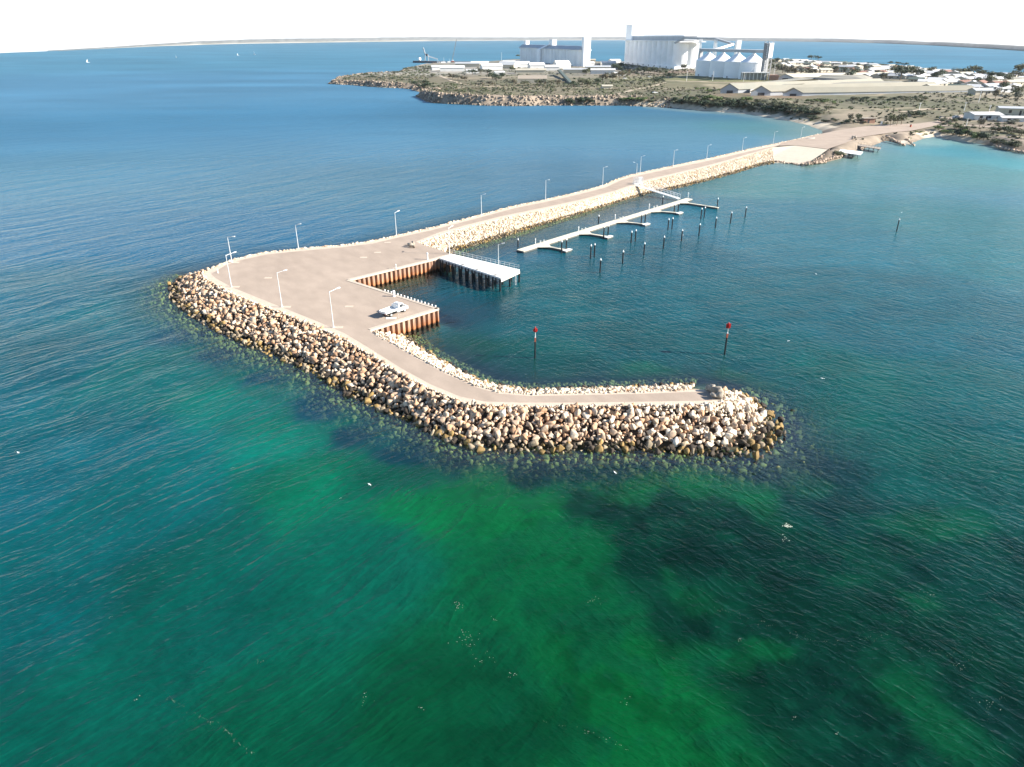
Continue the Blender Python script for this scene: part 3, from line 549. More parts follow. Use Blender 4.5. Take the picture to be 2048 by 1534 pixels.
# low rim of stones on the two crests
for c_, z_, sz in ((oc, 'outer_rim', .55), (ic[1:], 'arm_inner', .5), (fc[2:], 'far', .52)):
    slope(c_, c_ + (c_ - np.roll(c_, 1, 0)) * 0 + .01, z_, sz, t0=-.1, t1=.0, palef=.9, dens=1.3, over=.5)
# boulders closing the end of the arm, on the quay and by the slipway
END = [((1432,790,QZ), .95), ((1424,783,QZ), .8), ((1438,797,QZ), .85), ((1429,797,QZ), .7), ((1436,786,QZ), .8), ((1418,780,QZ), .7)]
QB = [((822,494,QZ), .8), ((826,491,QZ), .75), ((818,491,QZ), .6), ((827,496,QZ), .55)]
SB = [((1705,279,QZ), .9), ((1710,277,QZ), 1.1), ((1706,276,QZ), .8), ((1712,280,QZ), .7)]
STRIP = []
def seglist(a, b_, n, r_, z0=2.2, z1=.2, name='slip'): 
    for k in range(n):
        t = (k + rr0.random()) / n; STRIP.append(((a[0] + (b_[0] - a[0]) * t + rr0.uniform(-2, 2), a[1] + (b_[1] - a[1]) * t + rr0.uniform(-.8, .8), z0 + (z1 - z0) * t), r_ * rr0.uniform(.7, 1.3)))
seglist((1771,271), (1809,292), 34, .75); seglist((1798,264), (1828,292), 30, .7); seglist((1545,322), (1604,330), 26, .5, .3, .1); seglist((1604,328), (1650,325), 50, .75, .6, .3); seglist((1612,329), (1684,312), 60, .7, .8, .9); seglist((1650,306), (1700,296), 40, .6, 2.2, .9); seglist((1722,300), (1722,286), 12, .6, .5, 1.5); seglist((1985,292), (2048,306), 40, .8, .6, .5); seglist((1620,328),(1660,301),40,.55,.5,2.3)
for px, r_ in END + QB + SB:
    p = G(*px); ALL.append(((p.x, p.y, QZ + r_ * .6), rotm(rr0) @ np.diag([r_, r_ * .9, r_ * .85]), np.array([.30, .26, .21]) * rr0.uniform(.8, 1.2), 'end' if (px, r_) in END else 'quay' if (px, r_) in QB else 'slip'))
for px, r_ in STRIP:
    p = G(*px); ALL.append(((p.x, p.y, p.z + r_ * .2), rotm(rr0) @ np.diag([r_, r_ * .9, r_ * .8]), np.array([.42, .32, .24]) * rr0.uniform(.6, 1.3), 'strip'))
# cliff rocks of the peninsula
for i, (a, b_, h_, w_) in enumerate(COAST):
    if (36 <= i <= 58):
        q = cpoly[i]; q2 = cpoly[(i + 1) % len(cpoly)]; L_ = np.linalg.norm(q2 - q)
        nrm = np.array([-(q2 - q)[1], (q2 - q)[0]]) / L_
        if sdf(np.array([(q + q2) / 2 + nrm * 4]), cpoly)[0][0] < 0: nrm = -nrm
        for k in range(int(min(240, L_ * 2.4))):
            dd = rr0.uniform(-1.5, w_ + 1); p = q + (q2 - q) * rr0.random() + nrm * dd; r_ = rr0.uniform(.5, 1.5)
            ALL.append(((p[0], p[1], max(0, hz(p[0], p[1])) + r_ * .1), rotm(rr0) @ np.diag([r_ * 1.3, r_, r_ * .8]), np.array([.36, .29, .22]) * rr0.uniform(.3, 1.1), 'cliff'))
pos = np.array([a[0] for a in ALL]); sx, sy = PX(pos); rad_ = np.array([abs(np.linalg.det(a[1])) ** (1 / 3) for a in ALL]); dist = np.linalg.norm(pos - np.array([0, 0, CAMH]), axis=1)
app = rad_ / dist; zones = np.array([a[3] for a in ALL]); ok = (sx > 0) & (sx < 2048) & (sy > 0) & (sy < 1534) & (pos[:, 2] > .55) & np.isin(zones, ['outer', 'end'])
app2 = np.where(np.isin(zones, ['end', 'quay', 'slip']), 99, np.where(ok, app, -1)); single = set(np.argsort(-app2)[:290].tolist())
cl_ = {}
oc_s = np.r_[0, np.cumsum(np.linalg.norm(np.diff(oc, axis=0), axis=1))]
def shade(c): 
    l = c.mean(); return 'pale cream' if l > .5 else 'whitish' if l > .47 else 'sandy tan' if l > .36 else 'brownish' if l > .28 else 'dark brown'
for i, (p, S, c, z) in enumerate(ALL):
    V, Fq = PROTO[i % 16]
    if i in single:
        o = mesh_np('boulder', V @ S.T, Fq, M['rock'], facecols=np.broadcast_to(c, (len(Fq), 3))); o.location = p
        if z == 'end': lab = 'dark boulder in the low heap closing the end of the breakwater path'
        elif z == 'quay': lab = 'brown boulder in the small heap on the quay where the causeway begins'
        elif z == 'slip': lab = 'brown boulder heaped at the road edge above the two small jetties'
        else:
            row = 'at the crest' if p[2] > 2.3 else 'high on the slope' if p[2] > 1.8 else 'halfway down' if p[2] > 1.15 else 'low near the water'
            where = 'rounded end of the arm' if sx[i] > 1400 else 'outer face below the beacons' if sx[i] > 1000 else 'outer bend' if sx[i] > 820 else 'outer face below the truck'
            big = 'large' if rad_[i] > .62 else 'medium'
            lab = f'{big} {shade(c)} boulder {row}, {where}'
        props(o, lab, 'boulder', 'armour boulders of the breakwater')
    else:
        key = {'outer': 0, 'outer_rim': 0, 'arm_inner': 1, 'far': 2, 'causeway': 3, 'strip': 4, 'cliff': 5}.get(z, 0)
        cl_.setdefault(key, Cloud()).add((V if z in ('outer', 'arm_inner') or True else V) @ S.T + np.array(p), Fq, c)
LBL = {0: ('rock_armour', 'brown and tan rubble armour on the seaward slope of the breakwater'), 1: ('rock_armour', 'pale rubble lining the harbour side of the breakwater arm'), 2: ('rock_armour', 'pale stones edging the open sea side of the quay and causeway'),
       3: ('rock_armour', 'bright cream rubble slope on the harbour side of the causeway'), 4: ('rubble', 'tan rubble around the slipways and small jetties at the causeway root'), 5: ('rubble', 'broken tan cliff rocks along the shore of the peninsula')}
for k, c_ in cl_.items(): props(c_.build(LBL[k][0], M['rock']), LBL[k][1], 'rocks', kind='stuff')

# concrete slipway beside the causeway, and the small one further right
def sheet(name, pts, mt, kind='structure'):
    return props(mesh_np(name, [G(*p) for p in pts], [tuple(range(len(pts)))], mt), kind=kind)
M['slip'] = mat('slipway_concrete', (.48, .43, .34), .85, .08, .6, dirt=(.5, .43, .33), dirt_sc=.25)
up(props(mesh_np('slipway', [G(1545,294.5,2.78), G(1591,291,2.78), G(1656,298.8,2.78), G(1628,318,1.2), G(1606,330,-.1), G(1549,328,-.2), G(1546,312,1.2)], [(0, 1, 2, 3, 6), (6, 3, 4, 5)], M['slip']), kind='structure'))
up(props(mesh_np('slipway', [G(1778,268,2.4), G(1800,265,2.4), G(1821,288,.1), G(1826,296,-.6), G(1808,296,-.6), G(1798,288,.1)], [(0, 1, 2, 5), (5, 2, 3, 4)], M['slip']), kind='structure'))
# ================================================================ THINGS ON AND ROUND THE BREAKWATER
def put(mb, name, mt, parent, **k):
    o = parent.location; mb.v = [(v[0] - o[0], v[1] - o[1], v[2] - o[2]) for v in mb.v]
    return mb.build(name, mt, parent, **k)
V3 = Vector
# ---- sheet pile walls
m, nt, b, N, L = newmat('rusty_sheet_steel'); M['rustwall'] = m; b.inputs['Roughness'].default_value = .8
geo = N('ShaderNodeNewGeometry'); mp = N('ShaderNodeMapping'); mp.inputs['Scale'].default_value = (1.6, 1.6, .18); L(geo.outputs['Position'], mp.inputs['Vector'])
n1 = N('ShaderNodeTexNoise'); n1.inputs['Scale'].default_value = 1.5; n1.inputs['Detail'].default_value = 6; L(mp.outputs[0], n1.inputs['Vector'])
r1 = N('ShaderNodeValToRGB'); e = r1.color_ramp.elements; e[0].position = .32; e[0].color = (.20, .11, .07, 1); e[1].position = .68; e[1].color = (.42, .30, .22, 1); k = e.new(.5); k.color = (.32, .19, .125, 1); L(n1.outputs['Fac'], r1.inputs[0])
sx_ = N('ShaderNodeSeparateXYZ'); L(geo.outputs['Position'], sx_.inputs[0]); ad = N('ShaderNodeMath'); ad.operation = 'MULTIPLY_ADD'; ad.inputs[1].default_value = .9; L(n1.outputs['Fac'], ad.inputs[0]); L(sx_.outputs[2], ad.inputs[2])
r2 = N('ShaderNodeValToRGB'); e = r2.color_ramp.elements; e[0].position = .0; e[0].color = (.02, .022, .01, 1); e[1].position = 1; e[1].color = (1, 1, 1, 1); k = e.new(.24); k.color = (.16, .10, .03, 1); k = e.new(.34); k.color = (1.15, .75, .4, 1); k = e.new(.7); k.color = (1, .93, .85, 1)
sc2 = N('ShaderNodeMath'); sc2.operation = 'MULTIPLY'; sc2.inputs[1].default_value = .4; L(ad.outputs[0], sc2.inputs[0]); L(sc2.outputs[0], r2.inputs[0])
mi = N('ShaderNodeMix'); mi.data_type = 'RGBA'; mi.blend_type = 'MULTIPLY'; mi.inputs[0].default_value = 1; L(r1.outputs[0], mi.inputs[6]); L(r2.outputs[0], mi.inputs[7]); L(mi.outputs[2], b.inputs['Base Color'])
def sheet_wall(a, b_, lab, period=1.15, depth=.42, ladder=None):
    A = V3(G(a[0], a[1], QZ)); B = V3(G(b_[0], b_[1], QZ)); A.z = B.z = 0; d = (B - A); Ln = d.length; d.normalize(); n = V3((d.y, -d.x, 0))
    t = thing('sheet_pile_wall', A, 0, lab, 'quay wall', 'rusty sheet pile walls of the quay')
    pr = []; s = 0
    while s < Ln - .05:
        for f_, o_ in ((0, 0), (.42, 0), (.5, -depth), (.92, -depth)):
            if s + f_ * period < Ln: pr.append((s + f_ * period, o_))
        s += period
    pr.append((Ln, 0)); vs = []; fs = []
    for s, o_ in pr:
        p = A + d * s + n * (o_ + .02)
        vs += [(p.x, p.y, QZ - .16), (p.x, p.y, -3)]
    for i in range(len(pr) - 1): fs.append((2 * i, 2 * i + 1, 2 * i + 3, 2 * i + 2))
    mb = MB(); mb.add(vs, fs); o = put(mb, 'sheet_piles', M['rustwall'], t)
    c = MB(); q = [A + n * .16, B + n * .16, B - n * .62, A - n * .62]; c.prism([(p.x, p.y) for p in q], QZ - .30, QZ + .07); put(c, 'capping_beam', M['kerbwhite'], t)
    return t, A, d, n, Ln
sheet_wall((740,660), (877,617), 'long rusty corrugated quay wall beside the parked white truck')
sheet_wall((877,617), (697,560), 'quay wall edge on the inner basin side, topped by a pale bumpy kerb')
sheet_wall((697,560), (862,520), 'rusty corrugated quay wall at the back of the basin, below the light pedestal')
sheet_wall((862,520), (903,508.5), 'short dark quay wall under the shore end of the white jetty')
# pale rubbing strip with bollard stubs along the basin edge
A = G(877,617,QZ); B = G(697,560,QZ)
for k in range(16):
    p = A.lerp(B, .03 + k * .036); t = thing('bollard', p + V3((0, .25, .05)), 0, 'small white mooring stub on the kerb between the basin and the parked truck', 'bollard', 'white stubs along the basin kerb')
    if k == 0: s0 = t; q = MB(); q.lathe([(.13, 0), (.10, .05), (.10, .18), (.16, .2), (.14, .28)], 10); q.build('post', M['white'], t, smooth_=False)
    else:
        c = s0.children[0].copy(); C.objects.link(c); c.parent = t
# ---- street lamps
def lamp(bx, tx, ax, lab, z=QZ, pad=True, first=[None]):
    base = G(*bx, z); h = height_at(base, *tx); ty = thing('street_lamp', base, 0, lab, 'street lamp', 'lamp posts of the quay and causeway')
    top = V3((0, 0, h)); e = G(*ax, z + h) - base; e.z = 0; L_ = max(.8, min(1.7, e.length)); e = e.normalized() * L_; e.z = .18
    MB().tube((0, 0, 0), top, .10, .055, 10).build('pole', M['galv'], ty)
    MB().tube(top - V3((0, 0, .08)), top + e, .045, .035, 8).build('arm', M['galv'], ty)
    hd = MB(); d = e.normalized(); s = V3((-d.y, d.x, 0)).normalized() * .17; a = top + e - d * .1; b_ = top + e + d * .6
    vs = [a - s * .6, a + s * .6, b_ + s, b_ - s]; hd.add([v + V3((0, 0, -.05)) for v in vs] + [v + V3((0, 0, .07)) for v in vs], [(0, 3, 2, 1), (4, 5, 6, 7), (0, 1, 5, 4), (1, 2, 6, 5), (2, 3, 7, 6), (3, 0, 4, 7)]); hd.build('lamp_head', M['white'], ty)
    MB().lathe([(.22, 0), (.22, .05), (.13, .09), (.12, .35)], 10).build('base_plate', M['galv'], ty)
    if pad: MB().box(-.3, 1.6, -.45, .5, -.01, .035).build('footing', M['verge'], ty)
    return ty
LAMPS = [((463,574),(454,510),(467,507),'lamp post on the seaward side nearest the western tip of the quay'),
 ((564,614),(554,545),(568,543),'lamp post in the middle of the seaward side of the quay'),
 ((667,655),(659,583),(674,579),'lamp post on the seaward side of the quay nearest the path to the arm'),
 ((464,525),(456,474),(465,475),'lamp post on the far edge of the quay near its western tip'),
 ((597,497),(590,450),(597,450),'lamp post on the far edge of the quay behind the seaward lamps'),
 ((793,471),(789,425),(795,424),'lamp post on the far edge where the quay narrows to the causeway'),
 ((963,430),(962,390),(967,390),'first lamp post along the causeway after the quay'),
 ((1091,400),(1091,360),(1096,361),'second lamp post along the causeway after the quay'),
 ((1205,371),(1204.5,335),(1210,335),'third lamp post along the causeway, before the gangway'),
 ((1273,348),(1274,327),(1269,326),'short lamp post opposite the gangway, its arm pointing left'),
 ((1280,347),(1282.5,313),(1286,313),'tall thin lamp post opposite the gangway'),
 ((1346,333),(1347.5,301),(1350,301),'first lamp post on the causeway beyond the gangway'),
 ((1413,320),(1415,291),(1418,291),'second lamp post on the causeway beyond the gangway'),
 ((1484,302),(1486,276),(1489,276),'third lamp post on the causeway beyond the gangway'),
 ((1546,288),(1549,264),(1552,264),'lamp post on the causeway level with the slipway'),
 ((1601,277),(1603,255),(1606,255),'lamp post farthest along the causeway, near the beach')]
for i, (b_, t_, a_, l_) in enumerate(LAMPS): lamp(b_, t_, a_, l_, pad=i < 6)
lamp((997,546), (996,489), (1001,489), 'lamp post standing on the white jetty deck', QZ + .12, False)
lamp((899,508), (897,456), (901,455), 'thin lamp post where the white jetty meets the quay', QZ, False)
def pedestal(px, topx, lab, z, r=.17, grp='service pedestals', hh=None):
    base = G(*px, z); h = hh or height_at(base, *topx); t = thing('service_pedestal', base, 0, lab, 'pedestal', grp)
    MB().lathe([(r, 0), (r, .06), (r * .75, .1), (r * .7, h * .72)], 10).build('post', M['white'], t)
    MB().lathe([(r * .95, h * .72), (r * 1.1, h * .8), (r * 1.0, h * .93), (r * .5, h)], 10).build('cap', M['white'], t)
pedestal((788,593), (787,581), 'stout white post on the basin kerb behind the parked truck', QZ, .26)
pedestal((855,519), (854,505), 'white pedestal light on the quay wall beside the jetty', QZ, .2)
pedestal((792,538), (791,528), 'small pale pedestal on the back wall of the basin', QZ, .12)
pedestal((436,546), (436,538), 'low white marker post at the western tip of the quay', QZ, .12)
for px, l_ in (((536,556),'open quay left of the lamps'), ((698,613),'quay in front of the white truck'), ((727,515),'quay left of the boulder heap'), ((755,505),'quay beside the boulder heap shadow'), ((775,485),'far side of the quay by the causeway lamp')):
    p = G(*px, QZ); t = MB().box(-.75, .75, -.45, .45, 0, .03).build('drain_cover', M['verge']); t.location = p + V3((0, 0, .01)); props(t, 'pale rectangular drain cover set in the ' + l_, 'drain cover', 'drain covers in the quay')
# ---- white jetty
A, B, Cc, D_ = G(879,517,QZ), G(1002,557,QZ), G(1039,540,QZ), G(903,508.5,QZ)
jt = thing('jetty', A, 0, 'white concrete jetty deck on dark piles beside the quay', 'jetty')
mb = MB(); mb.prism([(p.x, p.y) for p in (A, B, Cc, D_)], QZ - .22, QZ + .12); put(mb, 'deck', M['deck'], jt)
u = (B - A).normalized(); n = V3((u.y, -u.x, 0)); LJ = (B - A).length
for (p, q, nn, col_) in ((A, B, n, 'conc_dk'), (D_, Cc, -n, 'conc_dk'), (B, Cc, u, 'conc')):
    mb = MB(); w_ = nn * .12; mb.prism([(v.x, v.y) for v in (p + w_, q + w_, q - w_ * 3, p - w_ * 3)], QZ - .75, QZ - .225); put(mb, 'edge_beam', M[col_], jt)
for j, (p0, p1) in enumerate(((A, B), (A.lerp(D_, .5), B.lerp(Cc, .5)), (D_, Cc))):
    for k in range(10):
        p = p0.lerp(p1, .02 + k * .108); mb = MB(); off = n * (.1 if j == 0 else -.1 if j == 2 else 0)
        mb.tube((p.x + off.x, p.y + off.y, -4), (p.x + off.x, p.y + off.y, QZ - .2), .21, n=12); put(mb, 'pile', M['black'], jt)
for k in range(9):
    p = A.lerp(B, .07 + k * .108) + n * .26; mb = MB(); mb.bar((p.x, p.y, QZ - .05), (p.x, p.y, .35), .22, .16); put(mb, 'fender', M['black'], jt)
mb = MB(); a = D_ - n * -.15; b_ = Cc - n * -.15
for zz in (.65, 1.1): mb.bar((a.x, a.y, QZ + zz), (b_.x, b_.y, QZ + zz), .05)
for k in range(16): p = a.lerp(b_, k / 15); mb.bar((p.x, p.y, QZ + .1), (p.x, p.y, QZ + 1.1), .05)
put(mb, 'handrail', M['galv'], jt)
mb = MB(); p = B.lerp(Cc, .72) + u * .2; q = p + (Cc - B).normalized() * .5
for r_ in (p, q): mb.bar((r_.x, r_.y, -.6), (r_.x, r_.y, QZ + .9), .06)
for k in range(10): mb.bar((p.x, p.y, .1 + k * .3), (q.x, q.y, .1 + k * .3), .04)
put(mb, 'ladder', M['galv'], jt)
for f_ in (.38, .62, .9): 
    p = A.lerp(B, f_) - n * .35; mb = MB(); mb.box(p.x - .3, p.x + .3, p.y - .15, p.y + .15, QZ + .12, QZ + .38); put(mb, 'cleat', M['conc_dk'], jt)
# ---- mooring piles
def pile(bx, tx, lab, grp, z0=-3.5, r=.17, cone=True):
    base = G(*bx, 0); h = height_at(base, *tx); t = thing('mooring_pile', base, 0, lab, 'pile', grp)
    MB().tube((0, 0, z0), (0, 0, h - .42), r, n=14).build('post', M['black'], t, smooth_=False)
    if cone: MB().lathe([(r * 1.12, h - .5), (r * 1.12, h - .38), (.03, h)], 14).build('cone_cap', M['white'], t)
    return t
OUTR = [((1200,545),(1202,516)),((1245,527),(1247,500)),((1287.6,510),(1290,484)),((1326.6,497),(1329,471)),((1362.7,482),(1366,458)),((1397.6,472),(1400,446)),((1430.4,456),(1433,433)),((1460.5,447),(1464,422.5)),((1490,435),(1493,412.5))]
ordn = ['first', 'second', 'third', 'fourth', 'fifth', 'sixth', 'seventh', 'eighth', 'last']
for k, (a, b_) in enumerate(OUTR): pile(a, b_, f'black pile with white cone cap, {ordn[k]} from the left in the outermost row', 'white capped mooring piles')
MID = [((1181,517),(1182.5,488)),((1188.5,514),(1190,486)),((1262,486),(1264,461)),((1270.5,483),(1272,458)),((1335.7,460),(1338,436)),((1343.7,458),(1345.6,434)),((1401.5,438),(1403.7,415)),((1408,435.5),(1410,412.5))]
for k, (a, b_) in enumerate(MID): pile(a, b_, f'{"left" if k % 2 == 0 else "right"} pile of the {ordn[k // 2]} close pair from the left, free in the water', 'white capped mooring piles')
FIN = [((1123,507),(1124,480)),((1132.5,500),(1134,476)),((1207,477),(1208,451)),((1216,469),(1217.5,449)),((1282,450),(1283,427)),((1290,444),(1290.5,425)),((1348,426),(1349,407)),((1356,422),(1357,405))]
for k, (a, b_) in enumerate(FIN): pile(a, b_, f'{"near" if k % 2 == 0 else "far"} pile at the tip of the {ordn[k // 2]} pontoon finger from the left', 'white capped mooring piles')
for a, b_, l_ in (((1036,494),(1037,476),'at the left end of the pontoon walkway'), ((1197,447),(1196.5,429),'behind the middle of the pontoon walkway'), ((1325,408),(1327,391),'behind the right part of the pontoon walkway'), ((1434,415),(1436,395),'at the tip of the long right hand finger')):
    pile(a, b_, 'black pile with white cone cap ' + l_, 'white capped mooring piles')
pile((1793,463), (1797,436), 'lone dark pile standing by itself in open water on the right', None, cone=True, r=.15)
# ---- pontoon
PZ = .5
W0 = G(1040,501,PZ); W1 = G(1379,397,PZ); pt = thing('pontoon', (W0.x, W0.y, 0), 0, 'long floating pontoon with five finger berths', 'pontoon')
u = (W1 - W0).normalized(); n = V3((u.y, -u.x, 0)); LW = (W1 - W0).length
M['pont'] = mat('pontoon_deck', (.58, .53, .42), .85, .1, 1.5, dirt=(.45, .41, .33), dirt_sc=.8); M['pontside'] = mat('pontoon_float', (.10, .10, .09), .8)
hw = 1.15
def seg(name, a, b_, w_, z1=PZ, deckm='pont', taper=1.0):
    d = (b_ - a).normalized(); s = V3((d.y, -d.x, 0)); poly = [a + s * w_, b_ + s * w_ * taper, b_ - s * w_ * taper, a - s * w_]
    mb = MB(); mb.prism([(p.x, p.y) for p in poly], z1 - .12, z1); o = put(mb, name, M[deckm], pt)
    c_ = (a + b_) / 2; mb = MB(); mb.prism([((p.x - c_.x) * .985 + c_.x, (p.y - c_.y) * .985 + c_.y) for p in poly], -.25, z1 - .125); mb.v = [(v[0] - pt.location.x, v[1] - pt.location.y, v[2]) for v in mb.v]; mb.build('float', M['pontside'], o)
for k in range(6): seg('walkway', W0.lerp(W1, k / 6) + u * .03, W0.lerp(W1, (k + 1) / 6) - u * .03, hw)
FG = [((1078,489),(1130,499),1),((1161,464),(1213,472.5),1),((1236,441.5),(1288,447.5),1),((1304,420.5),(1355,425),1),((1362,403.5),(1437,415),0)]
for (a, b_, blk) in FG:
    a = G(*a, PZ); b_ = G(*b_, PZ); d = (b_ - a).normalized(); a = a + n * (hw + .02 - (a - W0).dot(n)); seg('finger', a, b_, .42)
    tri = [a - u * 2.2, a + u * 2.4, a + d * 2.6 + n * .0]; mb = MB(); mb.prism([(p.x, p.y) for p in tri], PZ - .13, PZ - .012); put(mb, 'gusset', M['pont'], pt)
    if blk: seg('end_float', b_ - u * 1.1 + d * .55, b_ + u * 1.5 + d * .55, .55, deckm='deck')
for k, px in enumerate([(1070.7,487),(1157,463),(1230,438.5),(1298,417.5),(1376,395)]):
    pedestal(px, (px[0] + .5, px[1] - 10), f'slim white service post on the pontoon, {ordn[k]} from the left', PZ, .13, 'service posts on the pontoon')
for k, (x_, y_) in enumerate([(1081,487),(1088,485),(1164,462),(1171,460),(1240,439.5),(1246,437.5),(1308,417),(1314,415)]):
    p = G(x_, y_, PZ); t = thing('power_box', p, 0, f'low white box, {"left" if k % 2 == 0 else "right"} of two beside the {ordn[k // 2]} finger root', 'power box', 'low boxes on the pontoon')
    MB().box(-.16, .16, -.13, .13, 0, .62).build('cabinet', M['white'], t); MB().box(-.19, .19, -.16, .16, .62, .7).build('lid', M['galv'], t)
# ---- gangway
a = G(1268,369,QZ); b_ = G(1358,397,PZ + .1); gt = thing('gangway', a, 0, 'white truss gangway sloping from the causeway down to the pontoon', 'gangway'); d = (b_ - a); s = V3((d.y, -d.x, 0)).normalized() * .75
mb = MB(); mb.add([a - s, a + s, b_ + s, b_ - s, a - s - V3((0, 0, .15)), a + s - V3((0, 0, .15)), b_ + s - V3((0, 0, .15)), b_ - s - V3((0, 0, .15))], [(0, 1, 2, 3), (4, 7, 6, 5), (0, 4, 5, 1), (1, 5, 6, 2), (2, 6, 7, 3), (3, 7, 4, 0)]); put(mb, 'deck', M['white'], gt)
for sg in (-1, 1):
    mb = MB(); p0 = a + s * sg; p1 = b_ + s * sg; upv = V3((0, 0, 1.25)); mb.bar(p0 + upv, p1 + upv, .09); mb.bar(p0, p1, .12)
    for k in range(15):
        q = p0.lerp(p1, k / 14); mb.bar(q, q + upv, .06)
        if k < 14: mb.bar(q, p0.lerp(p1, (k + 1) / 14) + upv, .05)
    put(mb, 'truss_rail', M['white'], gt)
c0 = G(1277,368,QZ); gp = thing('gate_platform', c0, 0, 'white fenced gate box where the gangway leaves the causeway', 'gate')
mb = MB(); mb.box(-1.6, 1.5, -1.0, 1.6, .0, .16); mb.build('platform', M['deck'], gp)
mb = MB()
for x_ in (-1.5, -.5, .5, 1.4):
    for y_ in (-.9, 1.5): mb.box(x_ - .05, x_ + .05, y_ - .05, y_ + .05, .16, 2.2)
for y_ in (-.9, 1.5): mb.box(-1.5, 1.4, y_ - .03, y_ + .03, 1.15, 1.25); mb.box(-1.5, 1.4, y_ - .03, y_ + .03, 2.1, 2.2)
for k in range(12): mb.box(-1.5 + k * .25, -1.46 + k * .25, 1.48, 1.52, .16, 2.15)
mb.build('fence', M['white'], gp); mb = MB(); mb.box(.1, 1.3, .6, 1.35, .17, 2.0); mb.build('cabinet', M['white'], gp)
# ---- channel beacons
def beacon(bx, tx, lab, square):
    base = G(*bx, 0); h = height_at(base, *tx); t = thing('channel_beacon', base, 0, lab, 'beacon', 'red channel beacons')
    MB().tube((0, 0, -4), (0, 0, h * .55), .14, n=14).build('pile', M['black'], t)
    MB().tube((0, 0, h * .55), (0, 0, h * .93), .07, .05, 10).build('pole', M['galv'], t)
    MB().box(-.13, .13, -.13, .13, h * .55, h * .68).build('light_cabinet', M['rust'], t); MB().box(-.1, .1, -.1, .1, h * .685, h * .71).build('cabinet_top', M['white'], t)
    mb = MB()
    if square: mb.box(-.38, .38, -.05, .05, h - .8, h); mb.box(-.05, .05, -.37, .37, h - .78, h - .02)
    else:
        for rz in (0, math.pi / 2):
            mb.v, mb.f = mb.v, mb.f; n_ = 18; ring = [V3((math.cos(2 * math.pi * i / n_) * .38 * math.cos(rz), math.cos(2 * math.pi * i / n_) * .38 * math.sin(rz), h - .38 + math.sin(2 * math.pi * i / n_) * .38)) for i in range(n_)]
            w_ = V3((math.sin(rz), -math.cos(rz), 0)) * .04; mb.add([r_ + w_ for r_ in ring] + [r_ - w_ for r_ in ring], [tuple(range(n_)), tuple(range(n_, 2 * n_))[::-1]] + [(i, (i + 1) % n_, n_ + (i + 1) % n_, n_ + i) for i in range(n_)])
    mb.build('topmark', M['red'], t)
    MB().lathe([(.07, 0), (.09, .06), (.07, .2), (.02, .26)], 10, (0, 0, h)).build('lantern', M['red'], t)
beacon((1070,716), (1069,656), 'left beacon: black pile carrying a round red mark', False)
beacon((1449,709), (1456,647), 'right beacon: black pile carrying a square red mark', True)
# ---- white tray truck
c0 = G(789,627,QZ); hd_ = G(803,623,QZ) - G(776,633,QZ); ang = math.atan2(hd_.y, hd_.x)
tr_ = thing('tray_truck', c0 + V3((0, 0, .02)), ang, 'white single cab tray truck parked on the quay near the wall corner', 'truck')
W2 = .90
mb = MB(); mb.side([(-.1,.45),(2.55,.45),(2.62,.62),(2.6,1.0),(2.02,1.14),(2.02,.98),(.35,.98),(.3,.9),(-.1,.5)], -W2, W2); mb.build('body', M['white'], tr_, bevel=.04)
mb = MB(); P_ = [(.42,.985),(2.06,.985),(1.52,1.72),(1.36,1.80),(.58,1.80),(.46,1.68)]
vs = [V3((x_, sg * (W2 - .04 - (z_ - .98) * .2), z_)) for sg in (-1, 1) for x_, z_ in P_]; n_ = len(P_)
mb.add(vs, [tuple(range(n_))[::-1], tuple(range(n_, 2 * n_))] + [(i, (i + 1) % n_, n_ + (i + 1) % n_, n_ + i) for i in range(n_)]); mb.build('cab', M['white'], tr_, bevel=.03)
def pane(name, pts): mb = MB(); mb.add(pts, [(0, 1, 2, 3)]); return mb.build(name, M['glass'], tr_)
pane('windscreen', [(2.04,-.72,1.1),(2.04,.72,1.1),(1.60,.62,1.68),(1.60,-.62,1.68)])
pane('rear_window', [(.415,.62,1.16),(.415,-.62,1.16),(.43,-.55,1.6),(.43,.55,1.6)])
for sg in (-1, 1): pane('side_window', [(.66, sg * (W2 - .045), 1.1), (1.74, sg * (W2 - .045), 1.1), (1.42, sg * (W2 - .14), 1.64), (.66, sg * (W2 - .14), 1.64)])
mb = MB(); mb.box(-2.75, .24, -W2 - .03, W2 + .03, .82, .92); mb.build('tray', M['white'], tr_)
for nme, bx in (('side_board', (-2.75, .24, -W2 - .03, -W2 + .02)), ('side_board', (-2.75, .24, W2 - .02, W2 + .03)), ('tailboard', (-2.8, -2.752, -W2 - .03, W2 + .03)), ('headboard', (.242, .3, -W2, W2))):
    MB().box(*bx, .922 if nme == 'side_board' else .8, 1.18 if nme != 'headboard' else 1.62).build(nme, M['white'], tr_)
MB().box(-2.6, 2.4, -.4, .4, .38, .44).build('chassis', M['tyre'], tr_)
for x_ in (1.75, -1.55):
    for sg in (-1, 1):
        w_ = MB(); y0 = sg * (W2 - .22); y1 = sg * (W2 + .01); w_.tube((x_, y0, .34), (x_, y1, .34), .34, n=20); wh = w_.build('wheel', M['tyre'], tr_)
        MB().tube((x_, y1, .34), (x_, y1 + sg * .02, .34), .19, n=14).build('rim', M['galv'], wh)
for sg in (-1, 1):
    MB().box(2.6, 2.64, sg * .72 - .14, sg * .72 + .14, .72, .88).build('headlight', M['galv'], tr_)
    MB().box(-2.83, -2.802, sg * .7 - .12, sg * .7 + .12, .66, .78).build('tail_light', M['red'], tr_)
    MB().box(1.72, 1.85, sg * (W2 + .08) - .09, sg * (W2 + .08) + .09, 1.1, 1.28).build('wing_mirror', M['tyre'], tr_)
MB().box(2.63, 2.68, -W2 + .05, W2 - .05, .42, .6).build('bumper', M['white'], tr_)
